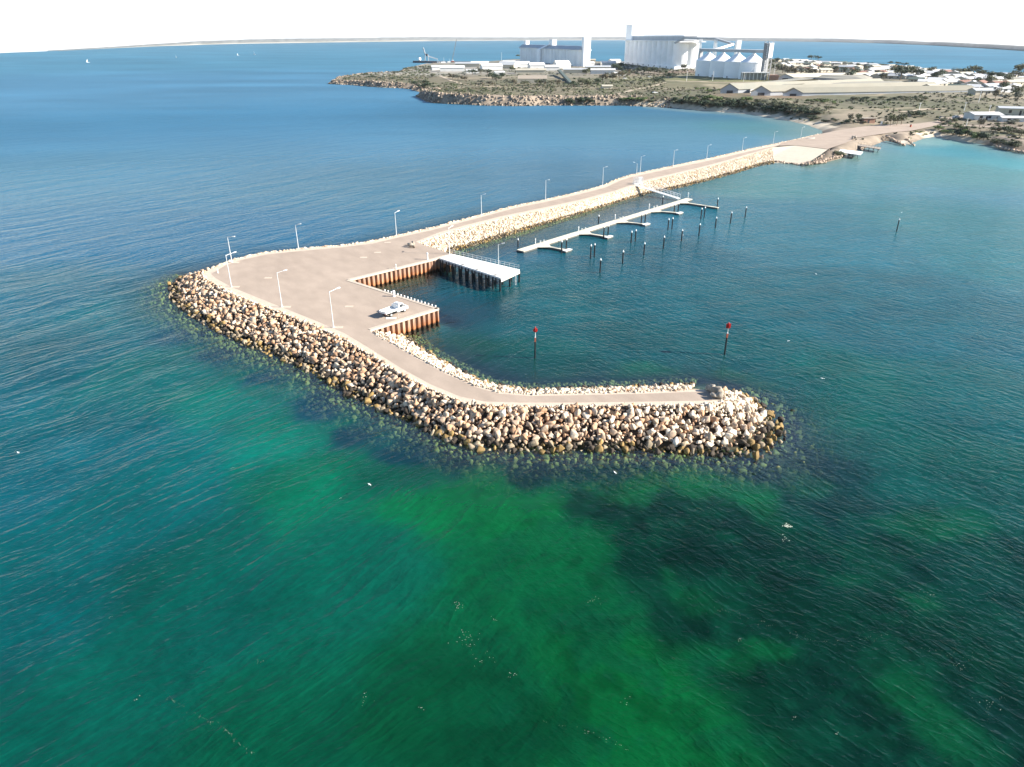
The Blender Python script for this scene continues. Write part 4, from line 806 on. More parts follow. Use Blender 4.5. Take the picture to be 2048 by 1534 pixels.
MB().box(.7, 1.3, -.5, .5, 1.802, 1.84).build('roof_tray', M['galv'], tr_)
t = thing('wash_station', G(782,637,QZ) + V3((0, 0, .02)), 0, 'low pale pad with a thin stand beside the rear wheel of the truck', 'stand')
MB().box(-.9, .9, -.35, .35, 0, .07).build('pad', M['deck'], t); mb = MB(); mb.bar((1.35, .1, 0), (1.35, .1, 1.0), .05); mb.bar((1.35, .1, .98), (1.75, .1, .98), .05); mb.build('stand', M['galv'], t)
# ---- the two little jetties at the causeway root
def small_jetty(quad, z, mt, lab, rail, box_=False):
    q = [G(*p, z) for p in quad]; t = thing('small_jetty', (q[0].x, q[0].y, 0), 0, lab, 'jetty', 'small jetties at the causeway root')
    mb = MB(); mb.prism([(p.x, p.y) for p in q], z - .28, z); put(mb, 'deck', M[mt], t)
    for k in range(5):
        for e0, e1 in ((q[0], q[1]), (q[3], q[2])):
            p = e0.lerp(e1, .12 + .2 * k); mb = MB(); mb.tube((p.x, p.y, -2), (p.x, p.y, z - .05), .1, n=8); put(mb, 'pile', M['black'], t)
    if rail:
        for e0, e1 in ((q[0], q[1]), (q[3], q[2])):
            mb = MB(); mb.bar(e0 + V3((0, 0, 1.0)), e1 + V3((0, 0, 1.0)), .07)
            for k in range(9): p = e0.lerp(e1, k / 8); mb.bar(p, p + V3((0, 0, 1)), .06)
            put(mb, 'handrail', M['timber'], t)
    if box_:
        p = q[1].lerp(q[3], .35); mb = MB(); mb.box(p.x - 1.8, p.x + 1.4, p.y - 1.2, p.y + .6, .3, z - .3); put(mb, 'cross_beam', M['conc_dk'], t)
small_jetty([(1672,297.5),(1726,303.5),(1720,309.5),(1672,303)], 1.9, 'deck', 'short white topped jetty below the bushy spit', False, True)
small_jetty([(1717,287.5),(1762,295),(1760,298.5),(1715,291)], 1.6, 'timber', 'thin grey timber jetty with handrails beside the small slipway', True)
t = thing('litter_bin', G(1821,254,QZ), 0, 'red and dark drum standing on the road near the slipway', 'bin'); MB().lathe([(.45, 0), (.48, .1), (.48, 1.1), (.42, 1.2)], 12).build('drum', M['rust'], t); MB().lathe([(.5, 1.2), (.5, 1.3), (.1, 1.42)], 12).build('lid', M['darkdoor'], t)
t = thing('traffic_island', G(1621,276.5,QZ + .02), .3, 'low rounded concrete island on the wide hardstand', 'island'); MB().prism([(2.4 * math.cos(a) , 1.1 * math.sin(a)) for a in np.linspace(0, 2 * math.pi, 19)[:-1]], 0, .18).build('kerb', M['conc'], t); MB().prism([(2.1 * math.cos(a) , .85 * math.sin(a)) for a in np.linspace(0, 2 * math.pi, 19)[:-1]], .18, .22).build('infill', M['conc_dk'], t)
t = thing('sign_post', G(1762,251,QZ), 0, 'white sign board on two legs at the far edge of the hardstand', 'sign'); MB().box(-.5, .5, -.04, .04, .7, 2.2).build('board', M['white'], t); MB().box(-.45, -.37, -.03, .03, 0, .7).build('leg', M['galv'], t); MB().box(.37, .45, -.03, .03, 0, .7).build('leg', M['galv'], t)
# ---- gulls and floating foam
gv = []
def gull(px, z, rz, lab, s=1.0):
    t = thing('gull', G(px[0], px[1], z), rz, lab, 'gull', 'gulls over the water'); 
    mb = MB(); mb.lathe([(.012, -.26), (.05, -.2), (.075, -.05), (.07, .08), (.045, .17), (.05, .21), (.012, .29)], 8); mb.v = [(v[2] * s, v[0] * s, v[1] * s * .8) for v in mb.v]
    for sg in (-1, 1): mb.add([(.1*s, sg*.04*s, .02), (-.08*s, sg*.04*s, .02), (-.05*s, sg*.3*s, .12*s), (.13*s, sg*.3*s, .13*s), (-.12*s, sg*.68*s, .05*s), (.02*s, sg*.62*s, .06*s)], [(0, 1, 2, 3), (3, 2, 4, 5)])
    mb.build('body', M['gull'], t)
for px, z, rz, l_ in (((1230,945),1.2,.4,'white gull low over the submerged rocks in front of the arm'), ((1645,757),2,1.2,'white gull over the water right of the square beacon'), ((1577,682),2,2,'white gull over open water beside the square beacon'), ((739,969),1.5,.8,'small pale gull over the green water left of the arm'), ((1632,548),2,.2,'tiny white gull right of the mooring piles'), ((1366,470),1.5,.5,'tiny gull between two mooring piles'), ((1803,425),5,.6,'small gull flying just above the lone pile'), ((36,905),.6,1,'small pale gull low over the water at the left edge')):
    gull(px, z, rz, l_, .5)
cv = Cloud(); M['foam'] = mat('sea_foam', (.40, .43, .35), .9, .1, 8)
def flakes(px, py, n_, spread, sz):
    for _ in range(n_):
        a = rr0.gauss(0, spread); b2 = rr0.gauss(0, spread); p = G(px, py, 0); s = sz * rr0.uniform(.4, 1.3); k = 6
        V = np.array([(p.x + a + s * rr0.uniform(.6, 1.2) * math.cos(2 * math.pi * i / k), p.y + b2 + s * .7 * rr0.uniform(.6, 1.2) * math.sin(2 * math.pi * i / k), .03) for i in range(k)] + [(p.x + a, p.y + b2, .07)])
        cv.add(V, np.array([(i, (i + 1) % k, k) for i in range(k)]), np.array([.6, .6, .5]))
flakes(1574, 1052, 34, .20, .09); flakes(1570, 1076, 8, .3, .07)
for px, py, n_, sp2 in ((915,1212,16,.35),(988,1239,6,.2),(928,1280,26,.6),(968,1317,12,.5),(1020,1350,7,.25),(730,1397,8,.35),(842,1416,4,.2),(1186,1201,8,.25),(1248,1400,6,.2),(40,902,7,.3),(1857,1185,8,.35),(1918,1335,10,.4),(1980,1410,14,.5),(2003,1394,4,.12),(1590,1437,4,.12),(1673,1470,6,.2),(1478,1280,5,.15),(1885,775,5,.3),(680,995,3,.15),(465,938,3,.2),(220,1235,3,.15),(520,1325,5,.2),(277,1396,4,.15)): flakes(px, py, n_, sp2, .035)
def line(pts, n_, sp2, sz):
    for _ in range(n_):
        t = rr0.random() * (len(pts) - 1); i = int(t); u = t - i; x_ = pts[i][0] * (1 - u) + pts[i + 1][0] * u; y_ = pts[i][1] * (1 - u) + pts[i + 1][1] * u; flakes(x_ + rr0.gauss(0, 2), y_ + rr0.gauss(0, 2), 1, sp2, sz)
line([(335,1395),(400,1435),(440,1450),(470,1480),(505,1510)], 60, .05, .02); line([(1440,1218),(1500,1235),(1560,1262),(1650,1285),(1760,1275),(1860,1300),(1960,1320)], 80, .25, .018); line([(1070,1440),(1180,1465),(1260,1500)], 24, .1, .025)
props(cv.build('sea_foam', M['foam']), 'scattered flecks and drifting clumps of pale foam on the green water', 'foam', kind='stuff')
# ================================================================ PENINSULA THINGS
def frame(P0, P1):
    """matrix with x along P0->P1, z up, origin P0"""
    d = (P1 - P0); d.z = 0; L_ = d.length; a = math.atan2(d.y, d.x); return a, L_
def gable(mb, L_, W, h, rh, ov=0, z0=0):
    """gabled roof prism along x (0..L), ridge in the middle of width W"""
    mb.side2 = None
    vs = [(x, y, z) for x in (-ov, L_ + ov) for y, z in ((-ov, h), (W / 2, h + rh), (W + ov, h), (W + ov, h - .25), (W / 2, h + rh - .25), (-ov, h - .25))]
    f = [(0, 1, 2, 3, 4, 5)[::-1], (6, 7, 8, 9, 10, 11)] + [(i, (i + 1) % 6, 6 + (i + 1) % 6, 6 + i) for i in range(6)]
    return mb.add(vs, f)
def gwalls(mb, L_, W, h, rh, e=.06):
    vs = [(x, y, z) for x in (e, L_ - e) for y, z in ((e, 0), (W - e, 0), (W - e, h - .26), (W / 2, h + rh - .3), (e, h - .26))]
    return mb.add(vs, [(0, 1, 2, 3, 4)[::-1], (5, 6, 7, 8, 9)] + [(i, (i + 1) % 5, 5 + (i + 1) % 5, 5 + i) for i in range(5)])
# ---- grain silos: rows of cylinders with a gallery roof
def silo_row(name, lab, P0, P1, W, ztop, ncyl, roofh, mt='silo'):
    a, L_ = frame(P0, P1); t = thing(name, P0, a, lab, 'grain silo'); H = ztop - P0.z
    r_ = L_ / ncyl / 2 * 1.03
    for row in (r_ * .98, W - r_ * .98):
        for k in range(ncyl):
            mb = MB(); x_ = (k + .5) * L_ / ncyl; mb.tube((x_, row, -6), (x_, row, H), r_, n=22); mb.build('silo_cell', M[mt], t, smooth_=False)
    mb = MB(); mb.box(r_ * .5, L_ - r_ * .5, r_, W - r_, -6, H - .3); mb.build('core_wall', M[mt], t)
    mb = MB(); mb.box(-.4, L_ + .4, -.4, W + .4, H, H + .8); mb.build('roof_slab', M['silo'], t)
    return t, a, L_, H
# pair A (left, farther)
P0 = atrange(1038, 120, 1480); P1 = atrange(1157, 133, 1190); P0.z = P1.z = 8
t, a, L_, H = silo_row('grain_silo', 'left silo block, long row of pale cylinders under a grey pitched roof', P0, P1, 20, 29.5, 20, 0)
mb = MB(); vs = [(-.5, -.9, H + .82), (L_ + .3, -.9, H + .82), (L_ + .3, 7, H + 6), (-.5, 7, H + 6), (-.5, 14, H + 6), (L_ + .3, 14, H + 6), (L_ + .3, 20.5, H + .82), (-.5, 20.5, H + .82)]
mb.add(vs, [(0, 1, 2, 3), (3, 2, 5, 4), (4, 5, 6, 7), (0, 3, 4, 7), (1, 6, 5, 2), (0, 7, 6, 1)]); mb.build('gallery_roof', M['galroof'], t)
def tower(t, x0, x1, y0, y1, z0, z1, mt='silo_w', nm='elevator_tower'):
    o = MB().box(x0, x1, y0, y1, z0, z1).build(nm, M[mt], t); MB().box(x0 - .3, x1 + .3, y0 - .3, y1 + .3, z1, z1 + .5).build('parapet', M['silo'], o)
    return o
tower(t, L_ + .9, L_ + 9, 4, 15, -6, height_at(P1, 1164, 75)); tower(t, 6, 20, 7, 14, H + 6, H + 12); tower(t, L_ * .50, L_ * .55, 6, 14, H + 5.5, H + 14)
mb = MB(); mb.box(L_ * .375, L_ * .43, -3.4, -.6, -6, H - 1); mb.add([(L_*.375, -3.4, H - 1), (L_*.43, -3.4, H - 1), (L_*.53, 6, H + 8), (L_*.50, 6, H + 8), (L_*.375, -1, H - 1), (L_*.43, -1, H - 1), (L_*.53, 8, H + 8), (L_*.50, 8, H + 8)], [(0, 1, 2, 3), (4, 7, 6, 5), (0, 3, 7, 4), (1, 5, 6, 2)]); mb.build('elevator_tower', M['silo_w'], t)
# pair B (big)
P0 = atrange(1245, 126, 1285); P1 = atrange(1350, 139.6, 1065); P0.z = P1.z = 8.5
t, a, L_, H = silo_row('grain_silo', 'tallest silo block in the middle, eleven big white cylinders and a tall tower', P0, P1, 34, 42.6, 11, 0)
MB().box(-1, L_ + 1, -1.6, 35.5, -5, 3.6).build('plinth', M['silo'], t)
for k in range(9): MB().box(8 + k * L_ / 9.6, 11 + k * L_ / 9.6, -1.66, -1.61, .8, 2.8).build('window', M['darkdoor'], t)
MB().box(4, L_ + 5, 7, 25, H + .8, H + 6.0).build('gallery', M['galroof'], t); MB().box(3.4, L_ + 5.6, 6.4, 25.6, H + 6.0, H + 7.2).build('gallery_roof', M['silo_w'], t)
tower(t, -3, 26, 4, 24, H + .8, H + 22); MB().box(L_ + 1.0, L_ + 9, -2, 36, H - 1.2, H - .2).build('canopy', M['silo_w'], t)
# pair C (bins with cones)
P0 = atrange(1413, 152, 890); P3 = atrange(1501, 159, 835); P0.z = P3.z = 8
a, L_ = frame(P0, P3); t = thing('grain_bins', P0, a, 'row of four squat white bins with cone roofs under a conveyor gallery', 'grain silo'); H = 16.2
for k in range(4):
    x_ = k * L_ / 3; mb = MB(); mb.tube((x_, 0, -4), (x_, 0, H), 12.6, n=36); o = mb.build('bin', M['silo_w'], t); MB().lathe([(13.0, H), (12.9, H + .3), (2, H + 7.6), (1.6, H + 8.6)], 36, (x_, 0, 0)).build('cone_roof', M['silo_w'], o)
    x2 = x_ + 2; MB().box(x2 - .8, x2 + .8, -13.1, -12.55, 0, 2.8).build('door', M['steel'], o)
gh = H + 9.0; mb = MB(); mb.box(-15, L_ + 16, -2, 2, gh, gh + 2.6); mb.build('conveyor_gallery', M['galroof'], t); MB().box(-15.4, L_ + 16.4, -2.4, 2.4, gh + 2.6, gh + 3.0).build('gallery_roof', M['silo_w'], t)
mb = MB(); mb.box(-15, -12.9, -2, 2, -4, gh); mb.build('leg', M['steel'], t)
tw = MB(); 
for x_, y_ in ((0, -3), (0, 3), (6, -3), (6, 3)): tw.box(L_ + 17 + x_ - .3, L_ + 17 + x_ + .3, y_ - .3, y_ + .3, -4, gh + 10)
for k in range(9):
    z_ = k * 4; tw.bar((L_ + 17, -3, z_), (L_ + 23, -3, z_ + 4), .3); tw.bar((L_ + 23, -3, z_), (L_ + 17, -3, z_ + 4), .3); tw.bar((L_ + 23, -3, z_), (L_ + 23, 3, z_ + 4), .3)
tw.build('lattice_tower', M['steel'], t); MB().box(L_ + 16.8, L_ + 19.5, -2.9, 2.9, 8, gh + 9).build('elevator_leg', M['steel'], t); MB().box(L_ + 20.2, L_ + 24, -2.4, 2.4, gh - 4, gh + 9).build('head_house', M['silo_w'], t)
for k in range(4):
    x_ = k * L_ / 3; mb = MB()
    for s in (-1, 1): mb.bar((x_ + s * 2.5, 0, H + 5), (x_ + s * .5, 0, gh), .4)
    mb.build('strut', M['steel'], t)
mb = MB(); mb.bar((L_ + 6, -15, 0), (L_ + 15, -11, 12), .5); mb.bar((L_ + 9, -15.5, 0), (L_ + 13, -13, 6), .4); mb.build('brace', M['silo_w'], t)
# receival shed at the right foot of the bins
p0 = T(1482, 160); t = thing('open_shed', p0, math.atan2(-.14, 1), 'grey columned shed with flat white roof at the foot of the bins', 'shed')
MB().box(0, 27, -.5, 9, 6.2, 6.9).build('roof', M['roofwhite'], t); MB().box(.5, 26, 8, 8.8, 0, 6.2).build('back_wall', M['galroof'], t)
for k in range(8): MB().box(.3 + k * 3.7, .8 + k * 3.7, -.3, .3, 0, 6.2).build('column', M['white'], t)
MB().box(27.1, 36, 0, 9, 0, 4.6).build('annex', M['brick'], t)
# overhead conveyors between the blocks
def conv(name, lab, pts, wdt, mt, legs=()):
    t = thing(name, (pts[0].x, pts[0].y, pts[0].z), 0, lab, 'conveyor', 'elevated grain conveyors'); 
    for a_, b_ in zip(pts[:-1], pts[1:]):
        mb = MB(); mb.bar(a_, b_, wdt, wdt * .8); put(mb, 'gallery', M[mt], t)
    for l_ in legs:
        mb = MB()
        for s in (-2.5, 2.5): mb.bar((l_.x + s * .3, l_.y + s, l_.z), (l_.x + s, l_.y + s, 6), .7); mb.bar((l_.x - s * .3, l_.y + s, l_.z), (l_.x - s, l_.y + s, 6), .7)
        for k in range(5): z_ = 8 + (l_.z - 8) * k / 5; z2 = 8 + (l_.z - 8) * (k + 1) / 5; mb.bar((l_.x - 2, l_.y - 2, z_), (l_.x + 2, l_.y - 2, z2), .35)
        put(mb, 'trestle', M['silo'], t)
    return t
q0, q1, q2, q3 = atrange(1350, 86, 1050), atrange(1369, 76, 1040), atrange(1431, 77.6, 985), atrange(1466, 88, 950)
conv('conveyor', 'high conveyor bridge from the tallest silo, dropping to the small tower', [q0, q1, q2, q3], 2.6, 'galroof', [atrange(1401, 78, 1000), atrange(1432, 78.5, 980)])
conv('conveyor', 'white sloping conveyor rising from the bin gallery to the small tower', [atrange(1427, 100.5, 905), atrange(1466, 88.5, 948)], 2.4, 'silo_w')
p0 = atrange(1475, 101, 955); zt = atrange(1475, 81, 955).z; t = thing('transfer_tower', (p0.x, p0.y, 8), .1, 'small white tower behind the cone roofed bins', 'tower'); MB().box(-2.7, 2.7, -2.7, 2.7, -2, zt - 8).build('shaft', M['silo_w'], t); MB().box(-2.9, 2.9, -2.9, 2.9, zt - 8, zt - 7.4).build('parapet', M['silo'], t)
# ---- the long low storage bunkers with gabled fronts
def bunker(px0, px1, yb, yap, L_, ang, lab, mt='tarp', z=6.0):
    a = T(px0, yb); b_ = T(px1, yb); b_ = V3((b_.x, a.y + (b_.y - a.y) * .2, a.z)); z0 = a.z
    d = (b_ - a); W = d.length; mid = (a + b_) / 2; h = max(2.6, (height_at((mid.x, mid.y, z0), (px0 + px1) / 2, yap)) ); eave = h * .42
    t = thing('storage_shed', (a.x, a.y, z0 - .1), 0, lab, 'shed', 'long grain storage sheds'); dx, dy = math.cos(ang) * L_, math.sin(ang) * L_
    o = V3((0, 0, 0)); e = V3((W, (b_.y - a.y), 0)); m_ = e / 2; Dd = V3((dx, dy, 0))
    def P(v, z_): return (v.x, v.y, z_)
    mb = MB(); mb.add([P(o, -1), P(e, -1), P(e, eave), P(m_, h), P(o, eave), P(o + Dd, -1), P(e + Dd, -1), P(e + Dd, eave), P(m_ + Dd, h), P(o + Dd, eave)], [(0, 1, 2, 3, 4), (9, 8, 7, 6, 5), (0, 4, 9, 5), (1, 6, 7, 2)]); mb.build('wall', M['galroof'], t)
    ov = V3((-.5, -.6, 0)); mb = MB(); k = .25
    for s0, s1 in ((o - V3((.6, 0, 0)), m_), (m_, e + V3((.6, 0, 0)))):
        za, zb = (eave - .1, h + .1) if s0.x < m_.x - .1 else (h + .1, eave - .1); q = [P(s0 + ov, za), P(s1 + ov, zb), P(s1 + Dd, zb), P(s0 + Dd, za)]
        mb.add([(*v[:2], v[2] + k) for v in q] + q, [(0, 1, 2, 3), (7, 6, 5, 4), (0, 4, 5, 1), (2, 6, 7, 3), (1, 5, 6, 2), (3, 7, 4, 0)])
    mb.build('roof', M[mt], t)
    MB().add([(W * .36, -.06 + e.y * .36, 0), (W * .7, -.06 + e.y * .7, 0), (W * .7, -.06 + e.y * .7, eave * .75), (W * .36, -.06 + e.y * .36, eave * .75)], [(0, 1, 2, 3)]).build('door', M['darkdoor'], t)
    return t
bunker(1440, 1478, 187, 167, 165, .42, 'left of the three grey gable fronts, its long pale roof running back'); bunker(1501, 1540.5, 191.5, 171.5, 165, .30, 'middle of the three grey gable fronts facing the bay'); bunker(1565, 1606, 192.5, 175.5, 150, .16, 'right of the three grey gable fronts, nearest the dunes')
bunker(1552, 1590, 160, 147.5, 150, .22, 'pale flat roofed storage shed behind the three gabled ones', 'roofcream')
# flat tarped stacks between the sheds
for (quad, lab) in (([(1486,183),(1500,186),(1640,163),(1600,158)], 'pale covered grain stack between the left and middle gabled sheds'), ([(1546,186),(1562,189),(1720,167),(1680,163)], 'pale covered grain stack between the middle and right gabled sheds'), ([(1640,181),(1812,181),(1818,170),(1690,168)], 'wide pale covered grain stack right of the gabled sheds'), ([(1600,157),(1740,166),(1745,158),(1640,150)], 'pale covered grain stack at the back of the storage yard')):
    q = [T(*p) for p in quad]; zc = max(p.z for p in q); c_ = sum(q, V3()) / 4; t = thing('grain_stack', (c_.x, c_.y, zc), 0, lab, 'grain stack', 'tarped grain stacks')
    r0 = [V3((p.x - c_.x, p.y - c_.y, 0)) for p in q]; mb = MB(); mb.add([(p.x, p.y, -2) for p in r0] + [(p.x, p.y, 1.4) for p in r0] + [(p.x * .72, p.y * .55, 3.2) for p in r0], [(i, (i + 1) % 4, 4 + (i + 1) % 4, 4 + i) for i in range(4)]); mb.build('retaining_wall', M['conc_dk'], t)
    mb = MB(); mb.add([(p.x * .99, p.y * .99, 1.35) for p in r0] + [(p.x * .72, p.y * .55, 3.4) for p in r0], [(i, (i + 1) % 4, 4 + (i + 1) % 4, 4 + i) for i in range(4)] + [(4, 5, 6, 7)]); mb.build('cover', M['tarp'], t)
# ---- houses and sheds
def house(px, py, wd, dp, h, rh, rz, roof, wall, lab, cat='house', grp='houses and sheds of the port town', win=True, zoff=0):
    p = T(px, py); t = thing('shed' if cat == 'shed' else 'house', p, rz, lab, cat, grp); ox, oy = -wd / 2, 0
    mb = MB(); gwalls(mb, wd, dp, h, rh); mb.v = [(v[0] + ox, v[1] + oy, v[2] - (1 if v[2] == 0 else 0)) for v in mb.v]; wl_ = mb.build('wall', M[wall], t)
    mb = MB(); gable(mb, wd, dp, h, rh, .5); mb.v = [(v[0] + ox, v[1] + oy, v[2]) for v in mb.v]; mb.build('roof', M[roof], t)
    if win:
        for k in range(2 if wd < 16 else 3):
            x_ = ox + wd * (.2 + .3 * k); MB().box(x_, x_ + 1.6, oy - .03, oy + .055, h * .35, h * .75).build('window', M['glass'], t)
        MB().box(ox + wd * .42, ox + wd * .42 + 1.1, oy - .03, oy + .055, 0, h * .72).build('door', M['darkdoor'], t)
    return t
NM = {'roofwhite': 'white', 'roofgrey': 'grey', 'roofred': 'red tiled', 'roofgreen': 'green', 'roofcream': 'cream'}
# port sheds, seen in the photograph
PORT = [(905,143,34,16,5,2.6,.1,'roofwhite'),(882,140,26,12,4,2,.2,'roofwhite'),(935,134,40,14,5,2,-.1,'roofgrey'),(960,131,30,12,4.5,2,.1,'roofwhite'),(985,140,30,16,5,3.4,.25,'roofwhite'),(1012,137,24,18,5,4.5,-.3,'roofgrey'),(1026,136,26,18,5,4.2,.3,'roofwhite'),(1044,136,26,16,5,4.0,.25,'roofwhite'),(1075,138,22,16,5,3.6,.2,'roofwhite'),(1062,148,38,14,4.5,1.8,.0,'roofcream'),
 (1128,137,22,16,5,5.5,.4,'roofwhite'),(1105,141,20,12,4.5,2.5,.1,'roofwhite'),(1150,146,30,12,4,1.5,-.1,'roofgrey'),(1178,132,18,12,4,2,.2,'roofwhite'),(1196,142,34,14,5,1.6,-.05,'roofgrey'),(1206,148,30,12,4.5,1.6,-.05,'roofwhite'),(1218,131,22,12,4,2,.1,'roofwhite'),(1232,126,18,12,4,2,.3,'roofwhite'),(1180,124,20,10,3.5,1.5,0,'roofcream'),(1240,152,14,8,3,1.2,.1,'roofwhite'),(1000,150,12,9,3,1.4,.2,'roofwhite'),(1215,178,9,6,2.4,1,.1,'roofcream'),
 (945,147,16,10,3.5,1.6,.1,'roofwhite'),(1022,128,30,12,4,1.6,-.1,'roofwhite')]
for k, (px, py, wd, dp, h, rh, rz, rf) in enumerate(sorted(PORT)):
    near = 'left of the silos, by the wharf' if px < 960 else 'below the left silo block' if px < 1160 else 'between the two tall silo blocks' if px < 1245 else 'near the shore'
    house(px, py, wd, dp, h, rh, rz, rf, 'roofwhite' if rf == 'roofwhite' else 'cream', f'{NM[rf]} roofed port shed {near}, {k + 1}th counting from the left'.replace('1th', '1st').replace('2th', '2nd').replace('3th', '3rd').replace('11st', '11th').replace('12nd', '12th').replace('13rd', '13th'), 'shed', 'sheds of the port', win=False)
t = house(1065, 166, 30, 12, 4, 3.2, -.05, 'timber', 'cream', 'old brick shed with brown roof above the cliff path', 'shed', 'sheds of the port', True)
MB().box(-16, 12, -5.2, -4.8, -1, 3.6).build('boundary_wall', M['cream'], t)
p0 = T(1118, 150); p1 = T(1142, 168); t = thing('conveyor', p0, 0, 'dark green covered conveyor sloping down beside the brick shed', 'conveyor', 'elevated grain conveyors'); mb = MB(); mb.bar(p0 + V3((0, 0, 5)), p1 + V3((0, 0, .5)), 3.2, 2.2); put(mb, 'gallery', M['roofgreen'], t)
# town houses, spread over the blocks the photograph shows
hr_ = random.Random(11); HS = []
ROWS = [(124, 1560, 1660, 8), (130, 1570, 1760, 13), (137, 1580, 1850, 17), (144, 1600, 1920, 18), (150, 1730, 2048, 17), (157, 1740, 2060, 16), (164, 1830, 2070, 12), (172, 1860, 2070, 9), (181, 1880, 2070, 7)]
rn = ['farthest', 'second farthest', 'third farthest', 'fourth farthest', 'middle', 'fourth nearest', 'third nearest', 'second nearest', 'nearest']
for ri, (y_, xa, xb, nn_) in enumerate(ROWS):
    tp = np.interp(np.linspace(xa, xb, nn_), [1540, 1664, 1763, 1850, 1900, 1962, 2100], [118, 125, 130, 138, 144, 152, 153])
    for k in range(nn_):
        px = xa + (xb - xa) * (k + hr_.uniform(-.25, .25)) / nn_; py = max(y_ + hr_.uniform(-2, 2), tp[k] + 3)
        rf = hr_.choice(['roofwhite'] * 3 + ['roofgrey', 'roofgrey', 'roofgrey', 'roofcream', 'roofcream', 'roofred', 'roofgreen']); wd = hr_.uniform(11, 19)
        house(px, py, wd, hr_.uniform(8, 11), 2.8, hr_.uniform(1.3, 2.2), hr_.choice([.35, .35, -.6, .9]) + hr_.uniform(-.1, .1), rf, 'cream', f'{NM[rf]} roofed house, {k + 1}th from the left in the {rn[ri]} town row', 'house', 'houses of the town', True)
for (px, py, wd, dp, h, rh, rz, rf, lab) in ((1975,190,20,9,3.2,1.6,.1,'roofgrey','grey roofed house by itself behind the bare lot'), (2010,185,16,9,3,1.5,.2,'roofwhite','white roofed house right of the grey one by the bare lot'), (2005,174,14,9,3,1.5,.2,'roofred','red roofed house above the bare lot'), (1975,241,16,12,3.2,1.0,-.05,'roofwhite','low white roofed workshop by the shore road'), (2045,232,26,10,4.2,.8,-.35,'roofgrey','long grey shed at the right edge above the shore road'), (2030,244,14,7,2.2,.8,-.2,'roofwhite','small white shed in front of the long grey one')):
    house(px, py, wd, dp, h, rh, rz, rf, 'roofwhite' if 'white' in lab else 'cream', lab, 'shed' if 'shed' in lab or 'workshop' in lab else 'house', 'buildings by the shore road')
p = T(1738, 247); t = thing('toilet_block', p, .1, 'small flat roofed brown brick block beside the hardstand', 'building'); MB().box(-3.4, 3.4, 0, 4, -1, 2.5).build('wall', M['brick'], t); MB().box(-3.8, 3.8, -.4, 4.4, 2.5, 2.75).build('roof', M['timber'], t); MB().box(-1, .1, -.05, -.003, 0, 2).build('door', M['darkdoor'], t)
# poles
for k, (px, py, ty, lab) in enumerate([(1838,221,205,'pale power pole on the scrub slope behind the hardstand'),(1928,222,204,'pale power pole left of the white workshop'),(1957,205,179,'tall pale power pole by the bare lot'),(1978,224,214,'short pole behind the white workshop'),(1373,163,142,'floodlight pole on the grass left of the bins'),(1425,162,142,'floodlight pole in front of the bins'),(1487,163,144,'floodlight pole by the grey columned shed'),(1546,160,128,'tall pole right of the bin tower'),(1120,136,120,'thin mast below the left silo'),(1003,122,102,'white mast left of the left silo'),(1875,152,140,'pole among the town houses'),(1932,253,236,'slim pole beside the shore road')]):
    b_ = T(px, py); h = max(4, min(16, height_at(b_, px, ty))); t = thing('utility_pole', b_, 0, lab, 'pole', 'poles on the peninsula'); MB().tube((0, 0, -.5), (0, 0, h), .2, .13, 8).build('pole', M['white'], t); MB().box(-.9, .9, -.08, .08, h - .5, h - .32).build('crossarm', M['white'], t)
# ---- wharf, ship loader, crane and tugs at the far left of the port
a = atrange(826, 122.5, 1640); a.z = 0; b_ = atrange(956, 124, 1560); b_.z = 0
d = (b_ - a).normalized(); n = V3((d.y, -d.x, 0)); wh = thing('wharf', a, 0, 'long dark wharf reaching out to the left beyond the port', 'wharf')
mb = MB(); mb.prism([(v.x, v.y) for v in (a, b_, b_ - n * 9, a - n * 9)], 2.6, 3.8); put(mb, 'deck', M['steel'], wh)
mb = MB(); mb.prism([(v.x, v.y) for v in (a + n * .3, a + d * 58 + n * .3, a + d * 58 - n * .9, a - n * .9)], -.5, 3.7); put(mb, 'fender_wall', M['darkhull'], wh)
for k in range(14): p = a.lerp(b_, k / 13); mb = MB(); mb.bar((p.x, p.y, -2), (p.x, p.y, 2.6), .8); put(mb, 'pile', M['darkhull'], wh)
c_ = a + d * 32 - n * 4; t = thing('ship_loader', (c_.x, c_.y, 3.8), 0, 'dark ship loader with raised boom standing on the wharf', 'ship loader'); mb = MB()
for s in (-4, 4):
    for s2 in (-3, 3): mb.bar((s, s2, 0), (s * .5, s2 * .5, 13), .8)
mb.build('portal', M['steel'], t); MB().bar((-3, 0, 12), (-6, -6, 25), 1.6).build('boom', M['steel'], t); mb = MB(); mb.bar((0, 0, 10), (22, 3, 3), 2.0); mb.build('conveyor', M['galroof'], t); MB().box(-2.6, 2.6, -2, 2, 9, 13.5).build('cab', M['darkhull'], t)
c_ = a + d * 14 - n * 4; t = thing('tank', (c_.x, c_.y, 3.8), 0, 'small white tank near the outer end of the wharf', 'tank'); MB().lathe([(3, 1.5), (3, 5), (1.6, 6.2), (.2, 6.6)], 16).build('shell', M['silo_w'], t); MB().lathe([(2.0, 0), (2.0, 1.5)], 8).build('stand', M['steel'], t)
c_ = b_ - d * 48 + n * 18; c_.z = hz(c_.x, c_.y) if hz(c_.x, c_.y) > 0 else 2; zt = atrange(913.5, 78.5, math.hypot(c_.x, c_.y)).z; t = thing('crane', c_, 0, 'tall mobile crane with a slender boom leaning right over the wharf', 'crane'); MB().box(-3, 3, -1.6, 1.6, 1, 3).build('carrier', M['rust'], t); MB().box(-1.4, 1.8, -1.2, 1.2, 3, 5).build('cab', M['white'], t)
